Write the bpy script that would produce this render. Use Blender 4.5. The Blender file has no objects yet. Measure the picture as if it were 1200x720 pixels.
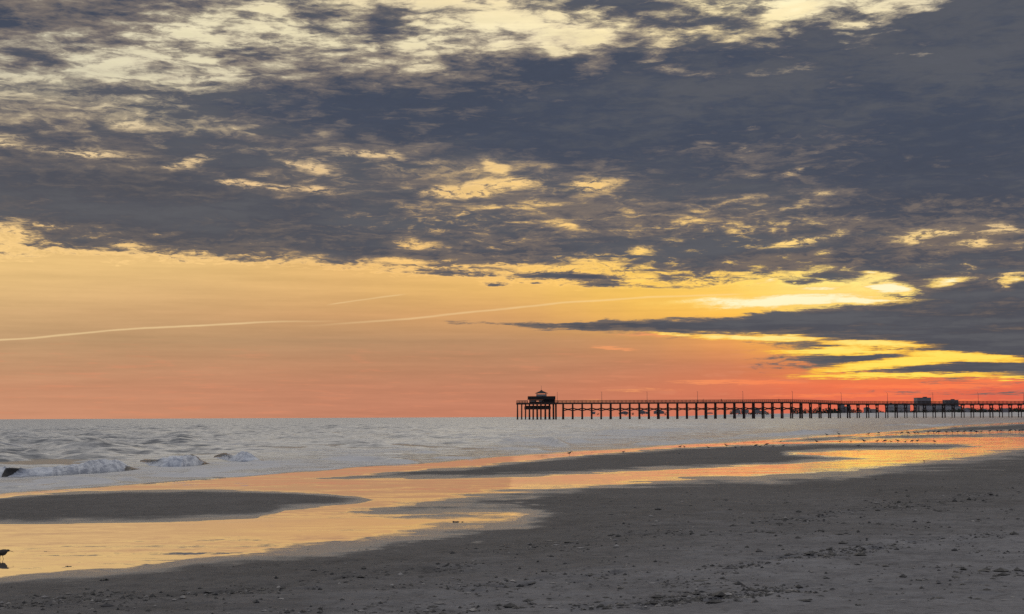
import bpy, bmesh, math, random
import numpy as np
from mathutils import Vector, Matrix, Euler

R = math.radians
rng = np.random.default_rng(7)
random.seed(7)
SC = bpy.context.scene
COL = SC.collection

# ------------------------------------------------------------------ camera
CAM_H = 1.40
W, H = 1200.0, 720.0
F = 1755.0
PITCH, ROLL = R(4.20), R(-0.25)
cam_d = bpy.data.cameras.new('camera')
cam = bpy.data.objects.new('camera', cam_d)
COL.objects.link(cam)
cam_d.sensor_width = 36.0
cam_d.lens = 36.0 * F / W
cam_d.clip_start = 0.1
cam_d.clip_end = 90000.0
cam_m = Matrix.Rotation(R(90) + PITCH, 4, 'X') @ Matrix.Rotation(ROLL, 4, 'Z')
cam.matrix_world = Matrix.Translation((0, 0, CAM_H)) @ cam_m
SC.camera = cam
CAM3 = np.array(cam_m.to_3x3())


def pdir(px, py):
    d = CAM3 @ np.array([(px - W / 2) / F, -(py - H / 2) / F, -1.0])
    return d / np.linalg.norm(d)


def at(px, py, z=0.0):
    """point on the level plane z"""
    d = pdir(px, py)
    t = (z - CAM_H) / d[2]
    return np.array([0, 0, CAM_H]) + d * t


def at_y(px, py, Y):
    d = pdir(px, py)
    return np.array([0, 0, CAM_H]) + d * (Y / d[1])


def lev(px, py):
    """level coordinates: bearing and drop below the horizon, both times F"""
    d = pdir(px, py)
    return (600 + F * d[0] / d[1], -F * d[2] / d[1])


def levs(pts):
    return np.array([lev(*p) for p in pts])


def azel(px, py):
    d = pdir(px, py)
    return math.degrees(math.atan2(d[0], d[1])), math.degrees(math.asin(d[2]))


# ------------------------------------------------------------------ render / colour
SC.render.engine = 'CYCLES'
SC.view_settings.view_transform = 'Standard'
SC.view_settings.look = 'None'
SC.view_settings.exposure = 0.0
SC.view_settings.gamma = 1.0
SC.view_settings.use_curve_mapping = False
SC.cycles.use_denoising = False
SC.cycles.max_bounces = 5
SC.cycles.sample_clamp_indirect = 4.0
SC.cycles.caustics_reflective = False
SC.cycles.caustics_refractive = False


def lin(c):
    out = []
    for v in c[:3]:
        v = v / 255.0
        out.append(v / 12.92 if v <= 0.04045 else ((v + 0.055) / 1.055) ** 2.4)
    return tuple(out)


# ------------------------------------------------------------------ node helpers
class NT:
    def __init__(self, tree):
        self.t = tree
        self.n = tree.nodes
        self.l = tree.links

    def new(self, kind, **kw):
        nd = self.n.new(kind)
        for k, v in kw.items():
            setattr(nd, k, v)
        return nd

    def put(self, sock, v):
        if isinstance(v, S):
            self.l.new(v.s, sock)
        elif hasattr(v, 'is_output'):
            self.l.new(v, sock)
        else:
            sock.default_value = v

    def math(self, op, a, b=None, c=None, clamp=False):
        nd = self.new('ShaderNodeMath', operation=op, use_clamp=clamp)
        self.put(nd.inputs[0], a)
        if b is not None:
            self.put(nd.inputs[1], b)
        if c is not None:
            self.put(nd.inputs[2], c)
        return S(self, nd.outputs[0])

    def vec(self, x, y, z=0.0):
        nd = self.new('ShaderNodeCombineXYZ')
        for i, v in enumerate((x, y, z)):
            self.put(nd.inputs[i], v)
        return S(self, nd.outputs[0])

    def vmath(self, op, a, b=None, scale=None, out=0):
        nd = self.new('ShaderNodeVectorMath', operation=op)
        self.put(nd.inputs[0], a)
        if b is not None:
            self.put(nd.inputs[1], b)
        if scale is not None:
            self.put(nd.inputs['Scale'], scale)
        return S(self, nd.outputs[out])

    def sep(self, v):
        nd = self.new('ShaderNodeSeparateXYZ')
        self.put(nd.inputs[0], v)
        return [S(self, o) for o in nd.outputs]

    def noise(self, v, scale, detail=4.0, rough=0.55, dist=0.0, lac=2.0, color=False):
        nd = self.new('ShaderNodeTexNoise')
        nd.noise_dimensions = '3D'
        self.put(nd.inputs['Vector'], v)
        nd.inputs['Scale'].default_value = scale
        nd.inputs['Detail'].default_value = detail
        nd.inputs['Roughness'].default_value = rough
        nd.inputs['Lacunarity'].default_value = lac
        nd.inputs['Distortion'].default_value = dist
        return S(self, nd.outputs['Color' if color else 'Fac'])

    def rng(self, v, a, b, c=0.0, d=1.0, smooth=True):
        nd = self.new('ShaderNodeMapRange')
        nd.interpolation_type = 'SMOOTHSTEP' if smooth else 'LINEAR'
        nd.clamp = True
        self.put(nd.inputs['Value'], v)
        for k, x in zip(('From Min', 'From Max', 'To Min', 'To Max'), (a, b, c, d)):
            self.put(nd.inputs[k], x)
        return S(self, nd.outputs[0])

    def mix(self, f, a, b, blend='MIX'):
        nd = self.new('ShaderNodeMix', data_type='RGBA', blend_type=blend)
        nd.clamp_factor = True
        self.put(nd.inputs[0], f)
        for i, v in ((6, a), (7, b)):
            if isinstance(v, tuple) and len(v) == 3:
                v = (*v, 1.0)
            self.put(nd.inputs[i], v)
        return S(self, nd.outputs[2])

    def mixf(self, f, a, b):
        nd = self.new('ShaderNodeMix', data_type='FLOAT')
        self.put(nd.inputs[0], f)
        self.put(nd.inputs[2], a)
        self.put(nd.inputs[3], b)
        return S(self, nd.outputs[0])

    def scale(self, col, f):
        return self.vmath('SCALE', col, scale=f)

    def ramp(self, fac, stops, interp='LINEAR'):
        nd = self.new('ShaderNodeValToRGB')
        cr = nd.color_ramp
        cr.interpolation = interp
        while len(cr.elements) < len(stops):
            cr.elements.new(0.5)
        for e, (p, c) in zip(cr.elements, stops):
            e.position = p
            e.color = c if len(c) == 4 else (*c, 1.0)
        self.put(nd.inputs[0], fac)
        return S(self, nd.outputs[0]), S(self, nd.outputs[1])


class S:
    def __init__(self, nt, s):
        self.nt, self.s = nt, s

    def __add__(self, o): return self.nt.math('ADD', self, o)
    def __radd__(self, o): return self.nt.math('ADD', o, self)
    def __sub__(self, o): return self.nt.math('SUBTRACT', self, o)
    def __rsub__(self, o): return self.nt.math('SUBTRACT', o, self)
    def __mul__(self, o): return self.nt.math('MULTIPLY', self, o)
    def __rmul__(self, o): return self.nt.math('MULTIPLY', o, self)
    def __truediv__(self, o): return self.nt.math('DIVIDE', self, o)


# ------------------------------------------------------------------ world: dusk sky with a broken cloud deck
SUN_AZ, SUN_EL = azel(985, 372)


def build_world():
    w = bpy.data.worlds.new('World')
    SC.world = w
    w.use_nodes = True
    t = NT(w.node_tree)
    t.n.clear()
    out = t.new('ShaderNodeOutputWorld')
    bg = t.new('ShaderNodeBackground')
    t.l.new(bg.outputs[0], out.inputs[0])
    tc = t.new('ShaderNodeTexCoord')
    D = t.vmath('NORMALIZE', S(t, tc.outputs['Generated']))
    x, y, z = t.sep(D)
    az = t.math('ARCTAN2', x, y) * 57.29578
    el = t.math('ARCSINE', z) * 57.29578
    zz = t.math('MAXIMUM', z, 0.0) + 0.022
    P = t.vec(x / zz, y / zz, 0.0)                      # the flat cloud deck seen in perspective
    # turbulence that frays every edge
    wn = t.noise(P, 1.1, 5, 0.6, color=True)
    wx, wy, wz = t.sep(wn)
    wob = t.noise(t.vec(az * 0.35, el * 1.6, 3.0), 1.0, 5, 0.62, color=True)
    bx, by, _ = t.sep(wob)
    az2 = az + (bx - 0.5) * 2.4
    el2 = el + (by - 0.5) * 0.9

    # --- light behind the clouds, sampled on a bearing/elevation grid
    ys = [-40, 0, 40, 100, 180, 240, 290, 315, 340, 370, 400, 430, 455, 485]
    xs = [0, 200, 400, 600, 750, 850, 950, 1050, 1200]
    B = [
        [(232, 222, 190)] * 5 + [(250, 235, 195), (255, 245, 205), (245, 235, 205), (215, 205, 185)],
        [(222, 214, 186), (234, 222, 186), (238, 220, 176), (246, 226, 178), (244, 225, 175), (255, 236, 180), (255, 248, 205), (252, 236, 185), (200, 190, 170)],
        [(220, 212, 184), (234, 224, 188), (236, 224, 184), (248, 234, 192), (250, 230, 178), (250, 226, 170), (252, 232, 180), (225, 205, 170), (190, 180, 165)],
        [(212, 204, 174), (220, 210, 178), (226, 212, 178), (225, 205, 165), (210, 190, 155), (215, 195, 155), (215, 195, 160), (200, 185, 160), (180, 170, 160)],
        [(230, 200, 150), (230, 200, 150), (222, 192, 146), (240, 202, 138), (236, 196, 128), (216, 186, 140), (220, 185, 140), (215, 190, 160), (200, 185, 170)],
        [(230, 192, 134), (228, 188, 132), (222, 184, 132), (240, 198, 124), (236, 194, 124), (234, 194, 128), (234, 200, 136), (228, 198, 142), (222, 194, 146)],
        [(234, 194, 126), (231, 190, 124), (230, 186, 118), (238, 192, 116), (242, 198, 112), (242, 198, 112), (240, 202, 122), (236, 200, 130), (230, 192, 132)],
        [(232, 192, 128), (228, 188, 124), (230, 184, 116), (240, 192, 112), (246, 198, 100), (248, 202, 100), (252, 212, 112), (248, 210, 122), (238, 198, 124)],
        [(224, 184, 126), (220, 178, 122), (222, 176, 114), (236, 186, 108), (248, 198, 94), (254, 206, 98), (255, 228, 126), (255, 232, 140), (246, 204, 120)],
        [(208, 168, 120), (205, 162, 115), (206, 158, 108), (216, 162, 104), (240, 184, 92), (252, 190, 80), (255, 200, 80), (255, 210, 90), (246, 190, 90)],
        [(190, 152, 112), (186, 147, 108), (184, 143, 106), (187, 141, 103), (204, 146, 98), (230, 156, 88), (250, 182, 72), (255, 200, 70), (240, 170, 80)],
        [(196, 149, 112), (194, 143, 108), (190, 137, 103), (188, 134, 101), (196, 131, 97), (206, 128, 92), (226, 132, 84), (236, 140, 76), (224, 128, 80)],
        [(201, 144, 110), (198, 139, 107), (194, 133, 103), (194, 130, 100), (206, 126, 94), (216, 121, 88), (234, 116, 80), (244, 114, 76), (232, 104, 78)],
        [(203, 144, 112), (200, 139, 108), (196, 132, 104), (197, 127, 100), (206, 122, 96), (212, 117, 92), (220, 112, 88), (222, 106, 86), (212, 100, 86)],
    ]
    # --- how thick the cloud is (0 = ragged, positive = solid, negative = open)
    yt = [-40, 0, 25, 50, 75, 100, 125, 160, 200, 240, 270, 292, 305, 320, 335, 352, 368, 382, 398, 412, 428, 445, 465, 488]
    xt = [0, 80, 160, 240, 320, 400, 480, 560, 640, 720, 800, 880, 960, 1040, 1120, 1200]
    T = [
        [20, 15, 0, 5, 0, 5, -10, 0, 20, 10, -5, -20, -20, 10, 40, 40],
        [34, 32, 18, 10, 16, 18, 0, -6, 4, 16, 18, -10, -34, -16, 40, 48],
        [34, 28, 14, 10, 2, 16, 10, -4, 2, 18, 28, 10, -8, 34, 60, 62],
        [20, 14, 0, -8, -6, 16, 20, -10, -18, -12, 6, 12, 40, 50, 62, 64],
        [16, 16, -6, 8, 12, 0, 2, 40, 50, 46, 46, 50, 56, 60, 62, 66],
        [-22, -18, -6, 8, 32, 42, 40, 44, 46, 50, 52, 55, 60, 60, 62, 62],
        [28, 30, 34, 46, 54, 50, 48, 50, 56, 58, 54, 56, 60, 62, 62, 62],
        [20, 26, 18, 20, 26, 42, 54, 58, 58, 60, 64, 54, 58, 64, 66, 64],
        [46, 44, 38, 36, 20, 22, 26, 16, 28, 26, 40, 34, 40, 56, 62, 62],
        [44, 46, 48, 46, 40, 30, 22, 16, 20, 28, 26, 22, 34, 48, 54, 54],
        [8, 28, 34, 40, 40, 34, 28, 22, 24, 24, 20, 18, 18, 26, 18, 18],
        [-6, 8, 14, 22, 34, 36, 34, 38, 34, 30, 28, 30, 32, 34, 34, 34],
        [-60, -46, -30, -16, 2, 18, 20, 24, 18, 18, 26, 26, 26, 30, 30, 34],
        [-90, -85, -80, -75, -60, -44, -28, -10, 6, 10, 24, 20, 26, 30, 34, 38],
        [-90, -90, -90, -90, -90, -84, -72, -50, -32, -12, -10, -14, 12, 26, 32, 36],
        [-95, -95, -95, -95, -95, -95, -90, -90, -90, -95, -95, -80, -34, 20, 50, 54],
        [-95, -95, -95, -95, -95, -95, -90, -80, -70, -60, -30, 22, 50, 58, 60, 60],
        [-95, -95, -95, -95, -95, -90, -62, -34, -14, 10, 32, 42, 46, 52, 56, 58],
        [-95, -95, -95, -95, -95, -95, -95, -85, -70, -55, -40, -25, 24, 52, 60, 62],
        [-95, -95, -95, -95, -95, -95, -95, -95, -85, -70, -60, -30, 30, 52, 60, 60],
        [-95, -95, -95, -95, -95, -95, -95, -95, -85, -75, -50, -10, 26, 44, 54, 58],
        [-95, -95, -95, -95, -95, -95, -95, -95, -90, -85, -70, -50, -26, -14, -6, 4],
        [-95, -95, -95, -95, -95, -95, -95, -95, -95, -90, -75, -60, -55, -50, -50, -50],
        [-95, -95, -95, -95, -95, -95, -95, -95, -95, -95, -95, -90, -90, -90, -90, -90],
    ]

    def table(XS, YS, V, px, py):
        px = min(max(px, XS[0]), XS[-1])
        py = min(max(py, YS[0]), YS[-1])
        i = max(0, min(len(XS) - 2, int(np.searchsorted(XS, px, 'right')) - 1))
        j = max(0, min(len(YS) - 2, int(np.searchsorted(YS, py, 'right')) - 1))
        a = (px - XS[i]) / (XS[i + 1] - XS[i])
        b = (py - YS[j]) / (YS[j + 1] - YS[j])
        V = np.asarray(V, float)
        return ((V[j][i] * (1 - a) + V[j][i + 1] * a) * (1 - b) + (V[j + 1][i] * (1 - a) + V[j + 1][i + 1] * a) * b)

    def pix(a, e):
        d = np.array([math.sin(R(a)) * math.cos(R(e)), math.cos(R(a)) * math.cos(R(e)), math.sin(R(e))])
        c = CAM3.T @ d
        return 600 + F * c[0] / -c[2], 360 - F * c[1] / -c[2]

    AZ0, AZ1, NA = -21.0, 21.0, 30
    azs = [AZ0 + (AZ1 - AZ0) * i / (NA - 1) for i in range(NA)]

    def grid(XS, YS, V, rows, colour, A, E):
        fac = t.math('ADD', (A - AZ0) / (AZ1 - AZ0), 0.0, clamp=True)
        res = None
        for py in reversed(rows):
            e = azel(600, py)[1]
            st = []
            for i, a in enumerate(azs):
                v = table(XS, YS, V, *pix(a, e))
                st.append((i / (NA - 1), (*lin(v), 1.0) if colour else (max(0, min(1, v / 200 + 0.5)),) * 3 + (1.0,)))
            c, _ = t.ramp(fac, st, 'EASE' if colour else 'LINEAR')
            if res is None:
                res = c
            else:
                res = t.mix(t.rng(E, pe, e, smooth=False), res, c)
            pe = e
        return res

    behind = grid(xs, ys, B, ys, True, az, el)
    bias_c = grid(xt, yt, T, yt, False, az2, el2)
    bias = (t.sep(bias_c)[0] - 0.5) * 2.0

    # --- openings and bars of cloud with a place of their own (px, py, rx, ry, tilt, weight)
    prims = [
        (100, 180, 75, 9, 2, -.42), (225, 190, 34, 9, -14, -.38), (150, 145, 46, 10, 4, -.26), (8, 165, 26, 12, 0, -.40),
        (280, 216, 50, 6, 3, -.40), (360, 222, 60, 6, 3, -.42), (365, 197, 50, 8, 7, -.42), (420, 180, 70, 7, 3, -.30),
        (590, 216, 50, 11, -4, -.46), (548, 224, 46, 8, 6, -.40), (580, 196, 22, 10, 30, -.36), (520, 226, 60, 8, 5, -.40), (640, 238, 40, 8, 8, -.30),
        (695, 218, 36, 14, -6, -.50), (440, 180, 30, 6, 3, -.28), (935, 200, 16, 8, -18, -.46), (890, 208, 20, 5, 0, -.30),
        (882, 150, 10, 5, 0, -.34), (868, 176, 9, 6, 0, -.34), (830, 167, 20, 5, 0, -.26), (960, 226, 26, 7, 8, -.28),
        (10, 272, 34, 15, 4, -.56), (150, 289, 34, 8, 3, -.46), (300, 283, 24, 7, 2, -.26), (365, 300, 40, 8, 2, -.30),
        (490, 287, 44, 10, 2, -.40), (465, 306, 50, 7, 3, -.34), (560, 282, 26, 8, 4, -.28), (655, 262, 26, 9, 18, -.30),
        (755, 293, 30, 7, 3, -.36), (700, 312, 50, 11, 2, -.42), (640, 318, 80, 9, 2, -.46), (740, 322, 30, 9, 4, -.44),
        (810, 256, 32, 7, 2, -.44), (785, 280, 22, 6, 2, -.30), (935, 283, 44, 9, -4, -.48), (985, 272, 20, 7, -4, -.38),
        (1085, 276, 46, 10, -8, -.52), (1170, 268, 44, 10, -3, -.46), (1150, 284, 30, 8, -8, -.40), (965, 296, 22, 5, 5, -.34),
        (1020, 325, 30, 8, 0, -.38), (1040, 337, 30, 7, 0, -.72), (960, 336, 70, 6, 0, -.56), (1112, 330, 36, 8, -6, -.50),
        (1185, 328, 36, 11, -4, -.46), (1080, 314, 28, 7, 0, -.28), (895, 329, 80, 8, -10, -.55), (880, 318, 22, 7, -8, -.30),
        (690, 325, 120, 5, 2, .34), (610, 318, 90, 5, 3, .30), (800, 350, 250, 13, -1, -.60), (950, 354, 130, 9, -3, -.75), (1020, 351, 60, 6, 2, -.70),
        
        
        (560, 379, 120, 5, 1, .50), (660, 381, 90, 8, 0, .40), (760, 383, 120, 12, 0, .5), (900, 382, 120, 14, -3, .4),
        (572, 334, 22, 4, 0, .75), (624, 332, 18, 3, 0, .5), (540, 321, 60, 4, 2, .5), (710, 334, 60, 5, 2, .5), (660, 326, 70, 4, 1, .4),
        (790, 338, 60, 5, 3, .4), (1000, 421, 50, 4, 0, .3), (1170, 405, 80, 9, 4, .3), (1120, 432, 90, 5, 0, .55), (1180, 461, 160, 3, 0, .55),
        (1040, 460, 60, 2.4, 0, .45), (900, 448, 80, 3, 2, .20), (760, 408, 60, 6, 0, .24),
        (715, 409, 36, 3.5, 4, .28), (600, 408, 50, 2.0, 1, .3), (450, 34, 50, 14, 4, .34), (300, 60, 60, 9, -6, .30), (340, 84, 70, 7, -4, .26), (50, 68, 60, 9, 6, .30),
        (700, 5, 90, 14, 5, .3), (760, 24, 60, 9, 6, .26), (60, 14, 130, 20, -4, .30), (940, 12, 40, 10, -8, -.6), (660, 36, 70, 14, 8, -.35), (200, 38, 90, 14, 0, -.25),
        (320, 14, 60, 7, 4, -.28), (1010, 30, 40, 6, 0, -.40),
    ]
    # extra fraying for the small features, finer toward the horizon
    fr = t.noise(P, 2.6, 5, 0.65, color=True)
    fx, fy, fz = t.sep(fr)
    az3 = az + (fx - 0.5) * 2.0
    el3 = el + (fy - 0.5) * 0.50
    V3 = t.vec(az3, el3, 0.0)
    total = bias
    opened = None
    n4 = t.noise(t.vec(az2 * 2.2, el2 * 8.0, 15.0), 1.0, 4, 0.62, dist=0.3)
    PX = 180 / math.pi / F
    for (px, py, rx, ry, tilt, wgt) in prims:
        a, e = azel(px, py)
        mp = t.new('ShaderNodeMapping', vector_type='TEXTURE')
        t.put(mp.inputs['Vector'], V3)
        mp.inputs['Location'].default_value = (a, e, 0)
        mp.inputs['Rotation'].default_value = (0, 0, R(-tilt))
        mp.inputs['Scale'].default_value = (rx * PX * 1.15, ry * PX * 1.08, 1)
        g = t.new('ShaderNodeTexGradient', gradient_type='SPHERICAL')
        t.l.new(mp.outputs[0], g.inputs[0])
        if wgt < 0:
            opened = S(t, g.outputs['Fac']) * wgt if opened is None else t.math('MULTIPLY_ADD', S(t, g.outputs['Fac']), wgt, opened)
        else:
            total = t.math('MULTIPLY_ADD', S(t, g.outputs['Fac']), wgt, total)
    total = total + opened * t.rng(n4, 0.38, 0.60, 0.25, 1.45)

    warpP = t.vmath('ADD', P, t.vec((wx - 0.5) * 0.5, (wy - 0.5) * 0.9, 0.0))
    n1 = t.noise(warpP, 1.6, 9, 0.60)
    n2 = t.noise(t.vmath('ADD', P, t.vec(13.0, 7.0, 2.0)), 6.0, 6, 0.62)
    n3 = t.noise(t.vec(az2 * 0.75, el2 * 3.2, 8.0), 1.0, 6, 0.60, dist=0.3)
    thick = total + t.rng(total, 0.12, 0.40) * 0.10 + (n1 - 0.5) * 0.95 + (n2 - 0.5) * 0.50 + (n3 - 0.5) * 1.10 + (n4 - 0.5) * (0.40 + t.rng(el, 4.2, 5.4) * t.rng(el, 9.0, 7.0) * 0.55) + (n2 - 0.5) * t.rng(el, 11.2, 14.0) * 1.25 + t.rng(el, 4.4, 6.2) * 0.05
    alpha = t.rng(thick, t.rng(el, 5.0, 12.0, -0.14, -0.34), t.rng(el, 5.0, 12.0, 0.24, 0.40))

    # --- cloud body: thin parts glow warm, thick parts are slate
    shade = t.noise(t.vmath('ADD', warpP, t.vec(3.0, 31.0, 5.0)), 1.1, 7, 0.58)
    body_hi = t.mix(t.rng(el, 2.0, 12.0), lin((120, 106, 98)), lin((130, 120, 114)))
    body_lo = t.mix(t.rng(el, 2.0, 12.0), lin((84, 84, 91)), lin((72, 79, 95)))
    body = t.mix(t.rng(thick + (shade - 0.5) * 1.2, 0.08, 0.62), body_hi, body_lo)
    warm_side = t.rng(az, 2.0, -15.0) * t.rng(el, 12.0, 8.0)
    body = t.mix(warm_side * 0.45, body, lin((94, 91, 92)))
    body = t.mix(t.rng(shade + (n3 - 0.5) * 0.5, 0.44, 0.66) * 0.55, body, lin((98, 98, 101)))
    body = t.scale(body, 0.80 + shade * 0.34 + (n4 - 0.5) * 0.16)

    # --- glow round the hidden sun
    gl_v = t.vmath('SUBTRACT', t.vec(az, el * 1.5, 0), (SUN_AZ, SUN_EL * 1.5, 0))
    gl = t.vmath('LENGTH', gl_v, out=1)
    glow = t.rng(gl, 3.8, 0.2)
    streak = t.noise(t.vec(az * 0.16, el * 3.2, 1.0), 1.0, 5, 0.6)
    streak2 = t.noise(t.vec(az * 0.5 + el * 1.0, el * 7.0, 4.0), 1.0, 3, 0.55)
    veil = t.rng(n2 * 0.55 + n3 * 0.45, 0.44, 0.60) * t.rng(el, 11.2, 12.6)
    behind = t.mix(veil * 0.50, behind, lin((186, 168, 148)))
    behind = t.scale(behind, 0.76 + streak * 0.34 + (n4 * 0.5 + streak2 * 0.5) * 0.14)
    behind = t.mix(t.rng(streak2 * 0.6 + n3 * 0.4, 0.52, 0.64) * t.rng(el, 3.4, 1.8) * 0.30, behind, lin((222, 142, 106)))
    behind = t.mix(glow * 0.60 * t.rng(el, 2.4, 3.8), behind, lin((255, 222, 130)))
    # thin rim of extra light where cloud just begins
    rim = t.rng(thick, -0.34, -0.02) * t.rng(thick, 0.16, -0.02) * t.rng(el, 3.6, 6.0)
    behind = t.scale(behind, 1.0 + rim * 0.22)

    # --- aircraft trails, drifted by the wind
    def trail(pts, wid, gain, a_in, a_out):
        res = None
        q = [azel(*p) for p in pts]
        lo, hi = q[0][0], q[-1][0]
        f = t.rng(az, lo, hi, smooth=False)
        st = [((a - lo) / (hi - lo), ((e) / 20.0,) * 3) for a, e in q]
        c, _ = t.ramp(f, st)
        e0 = t.sep(c)[0] * 20.0
        d = t.math('ABSOLUTE', el - e0 + (bx - 0.5) * 0.10)
        m = t.rng(d, wid, wid * 0.1) * t.rng(az, lo - 0.01, lo + a_in) * t.rng(az, hi + 0.01, hi - a_out)
        return m * gain
    tr = trail([(-60, 402), (40, 396), (140, 386.5), (230, 381.5), (330, 377), (420, 376)], 0.055, 0.46, 0.1, 5.0)
    tr = tr + trail([(330, 384), (480, 374), (560, 365), (660, 355), (760, 348), (880, 345)], 0.06, 0.34, 5.0, 1.0)
    tr = tr + trail([(380, 358), (440, 349), (480, 344)], 0.045, 0.28, 0.5, 0.6)
    behind = t.mix(tr * (0.6 + streak2 * 0.8), behind, lin((255, 224, 168)))

    front = t.mix(alpha, behind, body)
    # slits in the low bank where the sun burns through
    slits = [
        (1025, 403, 80, 5.5, 3, 1.1), (890, 395.5, 110, 5.0, 3, 1.0), (985, 412, 105, 5.5, 1, 1.1), (1000, 409, 40, 7, 0, .8), (790, 392, 60, 3, 2, .7),
        (1055, 425, 110, 6.5, -4, 1.15), (1130, 418, 90, 6.5, 4, 1.15), (1010, 431, 80, 4.5, -4, 1.0), (1050, 440, 150, 4.2, 0, 1.05), (1160, 442, 100, 3.2, 2, .85),
        (915, 353, 130, 9.5, -2, 1.15), (1005, 352, 80, 5.5, 2, 1.1), (840, 352, 120, 8, -2, .7), (1040, 337, 26, 8, 0, 1.3), (960, 337, 60, 3.5, 0, .7), (1112, 330, 30, 6, -6, .85),
        (1185, 328, 26, 6, -4, .6), (905, 328, 60, 4.0, -12, .6), (1020, 321, 18, 4.5, 0, .7), (1085, 276, 30, 4, -10, .45),
        (940, 10, 60, 12, -10, .7),
    ]
    sl = None
    for (px, py, rx, ry, tilt, wgt) in slits:
        a, e = azel(px, py)
        mp = t.new('ShaderNodeMapping', vector_type='TEXTURE')
        t.put(mp.inputs['Vector'], V3)
        mp.inputs['Location'].default_value = (a, e, 0)
        mp.inputs['Rotation'].default_value = (0, 0, R(-tilt))
        mp.inputs['Scale'].default_value = (rx * PX * 1.3, ry * PX * 1.35, 1)
        g = t.new('ShaderNodeTexGradient', gradient_type='SPHERICAL')
        t.l.new(mp.outputs[0], g.inputs[0])
        v = S(t, g.outputs['Fac']) * wgt
        sl = v if sl is None else t.math('MAXIMUM', sl, v)
    em = None
    for (px, py, rx, ry, tilt, wgt) in [(870, 448, 110, 3.5, 1, .9), (750, 457, 80, 2.2, 0, .55), (1090, 453, 150, 3.0, 0, .9), (980, 464, 150, 2.4, 0, .7), (1165, 447, 50, 4.5, 0, .8), (1100, 470, 160, 2.4, 0, .6), (720, 409, 40, 4, 4, .75), (690, 470, 90, 1.8, 0, .5), (760, 393, 60, 2.6, 0, .7)]:
        a, e = azel(px, py)
        mp = t.new('ShaderNodeMapping', vector_type='TEXTURE')
        t.put(mp.inputs['Vector'], V3)
        mp.inputs['Location'].default_value = (a, e, 0)
        mp.inputs['Rotation'].default_value = (0, 0, R(-tilt))
        mp.inputs['Scale'].default_value = (rx * PX * 1.3, ry * PX * 1.3, 1)
        g = t.new('ShaderNodeTexGradient', gradient_type='SPHERICAL')
        t.l.new(mp.outputs[0], g.inputs[0])
        v = S(t, g.outputs['Fac']) * wgt
        em = v if em is None else t.math('MAXIMUM', em, v)
    front = t.mix(t.rng(em * (0.3 + n3 * 0.7 + n4 * 0.7), 0.22, 0.6) * 0.85, front, t.mix(t.rng(az, 3.0, 13.0), lin((240, 158, 104)), lin((255, 130, 80))))
    slf = sl * (0.34 + n3 * 0.6 + n4 * 0.8)
    hot = t.mix(t.rng(el, 2.0, 5.2), lin((255, 190, 66)), lin((255, 214, 116)))
    hot = t.mix(t.rng(el, 6.0, 12.0), hot, lin((255, 236, 186)))
    hot = t.mix(t.rng(slf, 0.45, 0.85), hot, t.mix(t.rng(el, 2.0, 4.6), lin((255, 226, 96)), lin((255, 246, 200))))
    front = t.mix(t.rng(slf, 0.20, 0.62) * 0.35 + t.rng(slf, 0.36, 0.58) * 0.65, front, hot)

    # --- the rest of the dome: clear sky (Nishita) with pale broken cloud
    sky = t.new('ShaderNodeTexSky', sky_type='NISHITA')
    sky.sun_disc = False
    sky.sun_elevation = R(SUN_EL)
    sky.sun_rotation = R(SUN_AZ)
    sky.air_density = 1.2
    sky.dust_density = 2.0
    nish = t.scale(S(t, sky.outputs[0]), 0.06)
    up = t.noise(t.vmath('ADD', warpP, t.vec(40.0, 3.0, 9.0)), 1.3, 7, 0.6)
    deck = t.mix(t.rng(up, 0.36, 0.62), (1.22, 1.14, 1.04), (0.51, 0.51, 0.54))
    away = t.rng(y, 0.55, -0.35)
    deck = t.mix(away, deck, (0.34, 0.37, 0.46))
    upper = t.mix(0.84, nish, deck)
    outside = t.math('MAXIMUM', t.rng(el, 15.5, 20.0), t.rng(t.math('ABSOLUTE', az), 21.0, 50.0))
    final = t.mix(outside, front, upper)
    t.put(bg.inputs['Color'], final)
    bg.inputs['Strength'].default_value = 1.0
    w.cycles.sampling_method = 'MANUAL'
    w.cycles.sample_map_resolution = 512


build_world()

sun_d = bpy.data.lights.new('sun', 'SUN')
sun_d.energy = 0.02
sun_d.angle = R(25)
sun_d.color = (1.0, 0.58, 0.26)
sun = bpy.data.objects.new('sun', sun_d)
COL.objects.link(sun)
sd = Vector((math.sin(R(SUN_AZ)) * math.cos(R(SUN_EL)), math.cos(R(SUN_AZ)) * math.cos(R(SUN_EL)), math.sin(R(SUN_EL))))
sun.rotation_euler = (-sd).to_track_quat('-Z', 'Y').to_euler()

# ------------------------------------------------------------------ numpy noise
_perm = rng.permutation(512)
_perm = np.concatenate([_perm, _perm])
_ang = rng.random(512) * 2 * np.pi
_gx, _gy = np.cos(_ang), np.sin(_ang)


def perlin(x, y, seed=0):
    x = np.asarray(x, float) + seed * 17.31
    y = np.asarray(y, float) + seed * 9.73
    xi, yi = np.floor(x).astype(int), np.floor(y).astype(int)
    xf, yf = x - xi, y - yi
    u, v = xf * xf * xf * (xf * (xf * 6 - 15) + 10), yf * yf * yf * (yf * (yf * 6 - 15) + 10)

    def g(ix, iy, fx, fy):
        h = _perm[(_perm[ix % 512] + iy) % 512]
        return _gx[h] * fx + _gy[h] * fy
    a = g(xi, yi, xf, yf) * (1 - u) + g(xi + 1, yi, xf - 1, yf) * u
    b = g(xi, yi + 1, xf, yf - 1) * (1 - u) + g(xi + 1, yi + 1, xf - 1, yf - 1) * u
    return (a * (1 - v) + b * v) * 1.5


def sstep(x, a, b):
    t = np.clip((x - a) / (b - a), 0, 1)
    return t * t * (3 - 2 * t)


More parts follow.
